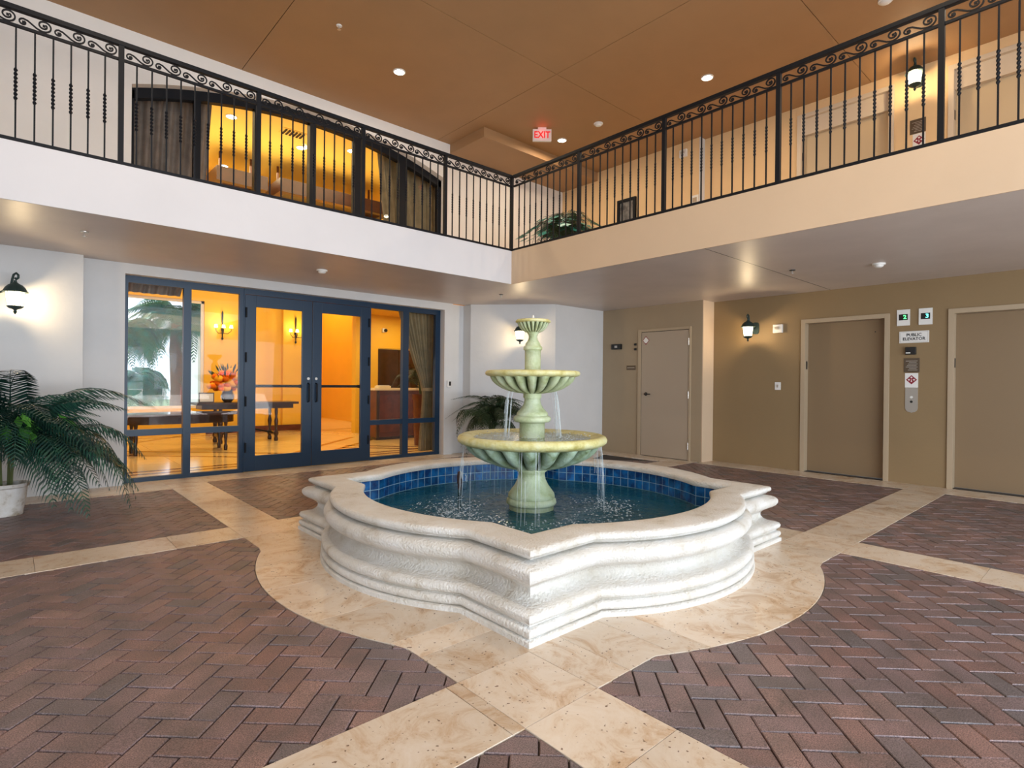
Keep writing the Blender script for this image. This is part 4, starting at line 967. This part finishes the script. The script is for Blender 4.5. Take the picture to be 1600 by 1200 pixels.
# back wall with picture window to the garden
g = G(); wx0, wx1, wz0, wz1 = -3.9, 0.14, 0.62, 3.18; Yb = 11.5
g.box(-4.6, wx0, Yb, Yb+.25, 0, LZ); g.box(wx1, 2.55, Yb, Yb+.25, 0, LZ); g.box(wx0, wx1, Yb, Yb+.25, 0, wz0); g.box(wx0, wx1, Yb, Yb+.25, wz1, LZ)
g.box(2.55, 9.0, 15.9, 16.1, 0, LZ); g.box(2.35, 2.55, Yb, 15.9, 0, LZ)
g.box(1.15, 1.5, Yb-.18, Yb, 0, LZ); g.box(1.95, 2.55, Yb-.14, Yb, 0, LZ)
struct('wall_lobby_back', g, M['lobby_wall'])
g = G(); g.box(-4.8, -4.6, 5.05, Yb, 0, LZ); struct('wall_lobby_left', g, M['lobby_wall'])
g = G(); g.box(5.3, 5.55, 5.05, 11.0, 0, LZ); g.box(4.85, 9.0, 12.9, 13.1, 0, LZ); g.box(4.85, 5.05, 12.9, 15.9, 0, LZ); struct('wall_lobby_right', g, M['lobby_wall'])
g = G(); g.box(3.10, 3.72, 9.6, 9.8, 0, 3.3); g.box(3.72, 5.3, 9.6, 9.8, 2.16, 3.3); g.box(4.98, 5.3, 9.6, 9.8, 0, 3.3); struct('wall_desk_alcove', g, M['lobby_wall'])
struct('ceiling_alcove', G().box(2.6, 5.3, 7.6, 9.8, 3.0, 3.3), M['lobby_wall'])
struct('ceiling_lobby', G().box(-4.8, 9.0, 4.8, 16.1, LZ, LZ+.2), M['lobby_ceil'])
g = G(); g.box(-4.6, 5.3, Yb-.5, Yb, 5.35, 5.75); g.box(4.8, 5.3, 5.3, 11.0, 5.35, 5.75); struct('trim_6', g, M['lobby_ceil'], label='amber cornice step of the lobby ceiling')
g = G(); g.box(2.55, 4.85, 15.85, 15.9, 0, .15); g.box(wx1, 2.55, Yb-.2, Yb-.18, 0, .15); struct('baseboard_lobby', g, M['lobby_wood'])
# coffers hanging in the lobby
for n, (x0, x1, y0, y1, z) in enumerate([(-.1, .95, 9.6, 10.7, 5.55), (1.15, 3.9, 9.4, 10.9, 5.55)]):
    t = thing('ceiling_coffer', ('small' if n == 0 else 'long')+' dark wood ceiling frame hanging in the lobby', 'ceiling frame', (0, 0, 0))
    g = G(); w = .16
    g.box(x0, x1, y0, y0+w, z, z+.3); g.box(x0, x1, y1-w, y1, z, z+.3); g.box(x0, x0+w, y0+w, y1-w, z, z+.3); g.box(x1-w, x1, y0+w, y1-w, z, z+.3); part('frame', g, M['coffer'], t)
    part('panel', G().box(x0+w, x1-w, y0+w, y1-w, z+.15, z+.2), M['dark_wood'], t)
    g = G()
    for x in (x0+.2, x1-.2): g.box(x-.02, x+.02, (y0+y1)/2-.02, (y0+y1)/2+.02, z+.2, LZ)
    part('hanger', g, M['lobby_wood'], t)
for n, (x, y) in enumerate([(-.2, 8.2), (1.34, 8.7), (2.22, 8.1), (.4, 11.0), (4.0, 9.0), (3.2, 6.6)]):
    downlight(x, y, LZ, 'lit lobby downlight seen through the arched window, %s' % ['above the small wood frame', 'near the middle mullion', 'right of the middle mullion', 'farthest back over the window wall', 'over the desk alcove', 'near the right curtain'][n], .11)
t = thing('ceiling_vent', 'dark slatted air vent in the lobby ceiling behind the arched window', 'vent', (.95, 8.1, LZ)); part('frame', G().box(-.25, .25, -.15, .15, -.012, 0), M['lobby_ceil'], t)
for k in range(6): part('slat', G().box(-.20+k*.07, -.165+k*.07, -.12, .12, -.03, -.012), M['dark_wood'], t)
LWARM = (1.0, .80, .46)
area('lobby_light', (0.6, 8.4, 6.2), (0.6, 8.4, 0), 5, 4.5, 330, LWARM); area('lobby_light_near_doors', (0.3, 6.2, 3.1), (0.5, 9.5, 1.2), 3.5, .5, 40, LWARM)
disk('alcove_light', (4.0, 8.6, 2.95), 25, LWARM, .3); disk('hall_light', (4.0, 14.2, 5.6), 160, LWARM, .8); area('uplight_lobby', (1, 9.5, 4.6), (1, 9.8, 6.3), 4, 2, 90, LWARM)
# garden window
wg = struct('window_4', label='lobby picture window looking out to the garden')
g = G()
for x in (wx0, wx1-.06): g.box(x, x+.06, Yb+.05, Yb+.12, wz0, wz1)
g.box(wx0, wx1, Yb+.05, Yb+.12, wz0, wz0+.06); g.box(wx0, wx1, Yb+.05, Yb+.12, wz1-.06, wz1)
part('window_frame', g, M['white'], wg); part('pane', G().box(wx0, wx1, Yb+.08, Yb+.086, wz0, wz1), M['glass'], wg)
# outside the garden window
struct('ground_garden', G().box(-14, 12, 11.76, 40, -.3, -.05), M['grass'])
def tree(label, x, y, h, tr, n, seed, spread=1.2, zc=2.4):
    rnd = random.Random(seed); t = thing('garden_tree', label, 'tree', (x, y, -.05))
    part('trunk', G().tube([(0, 0, 0), (.03, 0, h*.35), (-.04, .02, h*.7), (0, 0, h)], tr, 10, lambda u: 1.15-.5*u), M['bark'], t, smooth=60)
    ms = [frond_mesh(spread*rnd.uniform(.8, 1.2), .35, .8, .42, 26, .05, seed+k, hang=.8) for k in range(4)]
    for me in ms: me.materials.append(M['tree_leaf'])
    for k in range(n):
        a = k/n*2*PI+rnd.uniform(-.2, .2); o = link('frond', ms[k % 4], None, t, loc=(0, 0, h-rnd.uniform(0, .5)), rot=(0, rnd.uniform(-.7, .5), a))
tree('palm tree with thick trunk outside the lobby window', 0.10, 14.2, 3.1, .19, 34, 5, 1.25)
tree('low leafy palm at the left of the lobby window view', -1.25, 13.5, 2.6, .07, 44, 6, .95)
tree('slim palm seen low through the lobby window', -.55, 15.4, 1.4, .06, 34, 9, .8)
t = thing('far_building', 'white building with blue windows outside the lobby window', 'building', (3.4, 22.5, -.05), -.12); part('wall', G().box(-.9, 3.5, 0, 5, 0, 9), M['building'], t)
for z in (1.2, 2.6, 4.0, 5.4): part('window', G().box(-.5, -.1, -.03, .02, z, z+.8), M['building_glass'], t); part('window', G().box(.5, .9, -.03, .02, z, z+.8), M['building_glass'], t)
# tall bronze vase on low table, the low table
t = thing('low_table', 'low dark table with a glossy top by the garden window', 'table', (-1.05, 8.05, 0)); 
def oval(rx, ry, n=36): return [(rx*math.copysign(abs(math.cos(a))**.75, math.cos(a)), ry*math.copysign(abs(math.sin(a))**.75, math.sin(a))) for a in [k/n*2*PI for k in range(n)]]
part('table_top', G().prism(oval(1.0, .42), .66, .70), mat('polished_top', (.05, .03, .03), .08), t, bevel=.006); part('apron', G().prism(oval(.88, .34), .52, .66), M['dark_wood'], t)
for sx in (-.7, .7):
    for sy in (-.22, .22): part('leg', G().lathe([(.03, 0), (.035, .08), (.02, .12), (.035, .3), (.022, .42), (.035, .52)], (sx, sy, 0), 12), M['dark_wood'], t, smooth=50)
t = thing('tall_vase', 'slender bronze vase standing on the low table', 'vase', (-1.0, 8.0, .70)); part('body', G().lathe([(.05, 0), (.055, .01), (.02, .05), (.03, .10), (.055, .22), (.065, .36), (.055, .44), (.07, .46)], (0, 0, 0), 20, cap=False), mat('bronze_vase', (.30, .09, .03), .3, metal=.5), t, smooth=60)
g = G(); rnd = random.Random(4)
for k in range(16):
    a = rnd.uniform(0, 6.28); g.tube([(0, 0, .40), (.04*math.cos(a), .04*math.sin(a), .52), (.10*math.cos(a), .10*math.sin(a), .60+rnd.uniform(-.05, .1))], .006, 4)
part('dried_stems', g, M['stem'], t)
# console table with turned legs and the flower arrangement
t = thing('console_table', 'long dark wood table with turned legs in the lobby', 'table', (.40, 9.15, 0)); part('table_top', G().box(-1.0, 1.0, -.30, .30, .79, .84), M['dark_wood'], t, bevel=.008); part('apron', G().box(-.9, .9, -.24, .24, .70, .79), M['dark_wood'], t)
for sx in (-.55, .55):
    for sy in (-.2, .2): part('leg', G().lathe([(.04, 0), (.045, .05), (.03, .10), (.05, .14), (.05, .19), (.025, .22), (.03, .3), (.045, .42), (.025, .52), (.035, .62), (.03, .72)], (sx, sy, 0), 12), M['dark_wood'], t, smooth=50)
    part('foot_rail', G().box(sx-.03, sx+.03, -.2, .2, .13, .19), M['dark_wood'], t)
part('stretcher', G().tube([(-.55, 0, .16), (0, 0, .30), (.55, 0, .16)], .018, 8), M['iron'], t)
t = thing('flower_arrangement', 'orange and yellow flowers in a dark vase on the lobby table', 'flowers', (.02, 9.1, .84)); part('vase', G().lathe([(.07, 0), (.11, .05), (.13, .13), (.09, .22), (.10, .26)], (0, 0, 0), 20, cap=False), M['dark_wood'], t, smooth=50)
rnd = random.Random(12)
def bloom(r): return G().sphere((0, 0, 0), r, 9, 6, (1, 1, .8)).mesh('bloom', 180)
b1_, b2_ = bloom(.085), bloom(.062); b1_.materials.append(M['yellow_fl']); b2_.materials.append(M['orange_fl'])
for k in range(64):
    a, e = rnd.uniform(0, 6.28), rnd.uniform(-.3, 1.3); R_ = rnd.uniform(.16, .34); link('bloom', b1_ if k % 3 == 0 else b2_, None, t, loc=(R_*math.cos(a)*math.cos(e)*1.1, R_*math.sin(a)*math.cos(e), .33+R_*math.sin(e)))
g = G()
for k in range(40):
    a, e = rnd.uniform(0, 6.28), rnd.uniform(.3, 1.4); d = Vector((math.cos(a)*math.cos(e), math.sin(a)*math.cos(e), math.sin(e))); p = d*.3+Vector((0, 0, .33)); sd = d.orthogonal().normalized()*.035; g.poly([p, p+d*.10+sd, p+d*.20, p+d*.10-sd])
part('leaves', g, M['leaf_dark'], t)
t = thing('picture_easel', 'small framed card on the long lobby table', 'frame', (-.40, 9.0, .84)); part('frame', G().box(-.14, .14, -.01, .01, 0, .20), M['dark_wood'], t); part('card', G().box(-.12, .12, -.014, -.01, .02, .18), M['white'], t)
# reception desk
t = thing('reception_desk', 'red wood reception desk with pale top in the lobby', 'desk', (3.30, 7.75, 0))
bo = part('body', G().box(-.62, 1.3, 0, .6, .06, 1.10), M['lobby_wood'], t); part('plinth', G().box(-.60, 1.28, .02, .58, 0, .06), M['dark_wood'], t); part('counter_top', G().box(-.68, 1.36, -.06, .66, 1.10, 1.15), mat('counter_stone', (.75, .60, .35), .2), t, bevel=.006)
for k in range(3): part('panel', G().box(-.55+k*.62, -.02+k*.62, -.02, 0, .16, 1.0), M['lobby_wood'], bo, bevel=.006)
for k in range(3): part('pilaster', G().box(-.62+k*.62, -.56+k*.62, -.035, 0, .06, 1.10), M['dark_wood'], bo)
t = thing('paper_tray', 'pale tray on the reception desk counter', 'tray', (2.98, 8.0, 1.15)); part('tray', G().box(-.15, .15, -.1, .1, 0, .05), mat('tray_pale', (.7, .6, .35), .4), t, bevel=.004); part('papers', G().box(-.12, .12, -.08, .08, .05, .06), M['white'], t)
t = thing('back_office_door', 'dark wood double door behind the reception desk', 'door', (4.35, 9.66, 0))
for k in (-1, 1): part('door_leaf', G().box(min(0, k*.62)+.004, max(0, k*.62)-.004, 0, .05, 0, 2.14), M['dark_wood'], t); part('knob', G().sphere((k*.06, -.03, 1.0), .025, 8, 6), M['brass'], t)
t = thing('dome_camera', 'small white dome camera on the lobby alcove wall', 'camera', (3.87, 9.58, 2.62)); part('mount', G().box(-.05, .05, -.03, .02, -.05, .05), M['white'], t, bevel=.004); part('lens_dome', G().sphere((0.03, -.05, 0), .045, 10, 8), M['black'], t, smooth=180)
# lobby wall sconces with three candle lamps
def candelabra(label, x, y, z, rotz=0):
    t = thing('candle_sconce', label, 'sconce', (x, y, z), rotz); part('stem', G().lathe([(.012, -.35), (.03, -.32), (.012, -.28), (.022, -.1), (.010, .0), (.018, .12), (.022, .3), (.006, .36)], (0, -.06, 0), 10), M['iron'], t, smooth=50)
    g = G()
    for sx in (-1, 0, 1): g.tube([(0, -.06, -.18), (sx*.10, -.12, -.20), (sx*.17, -.16, -.13), (sx*.17, -.16, -.08)], .008, 6)
    ar = part('arms', g, M['iron'], t); part('wall_bracket', G().box(-.02, .02, -.06, 0, -.12, -.06), M['iron'], t)
    for sx in (-1, 0, 1): part('shade', G().lathe([(.045, .0), (.03, .075)], (sx*.17, -.16, -.08+.02), 14), glow_mat('shade_glow', (1, .62, .22), 9), ar)
    l = bpy.data.lights.new('sconce_light', 'POINT'); l.energy = 10; l.color = LWARM; l.shadow_soft_size = .08; lo = bpy.data.objects.new('sconce_light', l); COL.objects.link(lo); lo.parent = t; lo.location = (0, -.28, .05)
candelabra('dark iron candle sconce on the amber wall right of the garden window', .52, Yb, 2.62)
candelabra('dark iron candle sconce on the pilaster seen through the lobby door', 2.25, Yb-.14, 2.62)
# curtains
def curtain(label, left, right, y, m, zs, n=70, tie=None):
    """left/right: (z, x) edge lists from top to bottom"""
    t = thing('curtain', label, 'curtain', (0, 0, 0)); L = []
    def ed(E, z):
        if z >= E[0][0]: return E[0][1]
        for (za, xa), (zb, xb) in zip(E, E[1:]):
            if za >= z >= zb: return xa+(xb-xa)*(za-z)/(za-zb)
        return E[-1][1]
    full = right[0][1]-left[0][1]
    for z in zs:
        a, b = ed(left, z), ed(right, z); k = (b-a)/full
        L.append([Vector((a+(b-a)*i/n, y+.04*(.45+.55*k)*math.sin(i*.9)+.012*math.sin(i*.37+1), z)) for i in range(n+1)])
    part('drape', G().loops(L, close=False), m, t, smooth=180)
    part('curtain_rod', G().tube([(left[0][1]-.05, y, zs[0]+.02), (right[0][1]+.05, y, zs[0]+.02)], .02, 8), M['dark_wood'], t)
    g = G()
    for x in (left[0][1], right[0][1]): g.box(x-.02, x+.02, WT-.005, y, zs[0]+.0, zs[0]+.04)
    part('rod_bracket', g, M['dark_wood'], t)
    if tie: part('tie_band', G().lathe([(.12, -.03), (.125, 0), (.12, .03)], (tie[0], y, tie[1]), 16, cap=False), m, t, smooth=60)
    return t
ZT = 5.95
curtain('tall olive curtain tied back at the right side of the lobby glazing', [(5.95, 1.28), (5.3, 1.33), (4.08, 1.47), (2.6, 1.76), (1.72, 2.07), (1.2, 2.30), (1.0, 2.30), (.02, 2.22)], [(5.95, 2.75), (2.6, 2.72), (1.2, 2.52), (.9, 2.50), (.02, 2.60)], 5.30, M['curtain'], [ZT-(ZT-.03)*i/22 for i in range(23)], 80, (2.41, 1.16))
curtain('short grey curtain at the left side of the lobby glazing', [(5.95, -2.75), (2.4, -2.75)], [(5.95, -1.18), (5.2, -1.24), (3.6, -1.34), (2.4, -1.62)], 5.30, M['curtain_grey'], [ZT-(ZT-2.43)*i/14 for i in range(15)], 80)
palm('urn_palm', 'palm in a tall dark urn behind the right sidelight', (2.95, 6.35, 0), 16, .55, .28, .35, .2, M['leaf_dark'], 71, 1.15, nleaf=20, hang=.6, potr=.17, poth=1.05, pm='lobby_wood')
# small litter on the paving
t = thing('pebble', 'tiny pale pebble on the bricks near the right edge', 'pebble', (0.545, -2.92, 0.002)); t.location = (0.66, -3.06, .002)
part('stone', G().sphere((0, 0, .004), .007, 8, 6, (1.3, 1, .7)), M['white'], t, smooth=180)
# daylight side: drive surface beyond the court
struct('ground_drive', G().box(-30, 30, -40, -9, -.3, -.02), mat('drive_paving', (.35, .34, .33), .8))
# repeats carry one group phrase
GROUPS = {'smoke_detector': 'round white smoke detectors', 'sprinkler_head': 'small sprinkler heads', 'recessed_downlight': 'recessed ceiling downlights', 'wall_lantern': 'black wall lanterns',
          'candle_sconce': 'iron candle sconces in the lobby', 'curtain': 'curtains behind the lobby glazing', 'potted_palm': 'potted palms', 'iron_railing': 'scrollwork railings of the balcony',
          'garden_tree': 'palms in the garden', 'strobe_alarm': 'white strobe alarms', 'instruction_plaque': 'bronze plaques between elevators', 'fire_sign': 'white signs with red diamonds',
          'floor_indicator': 'elevator floor indicators', 'ceiling_coffer': 'wood ceiling frames in the lobby', 'alarm_knob': 'black knobs beside the service door', 'falling_water': 'water threads of the fountain'}
for o in bpy.data.objects:
    n_ = o.name.split('.')[0]
    if n_ in GROUPS and o.parent is None: o['group'] = GROUPS[n_]
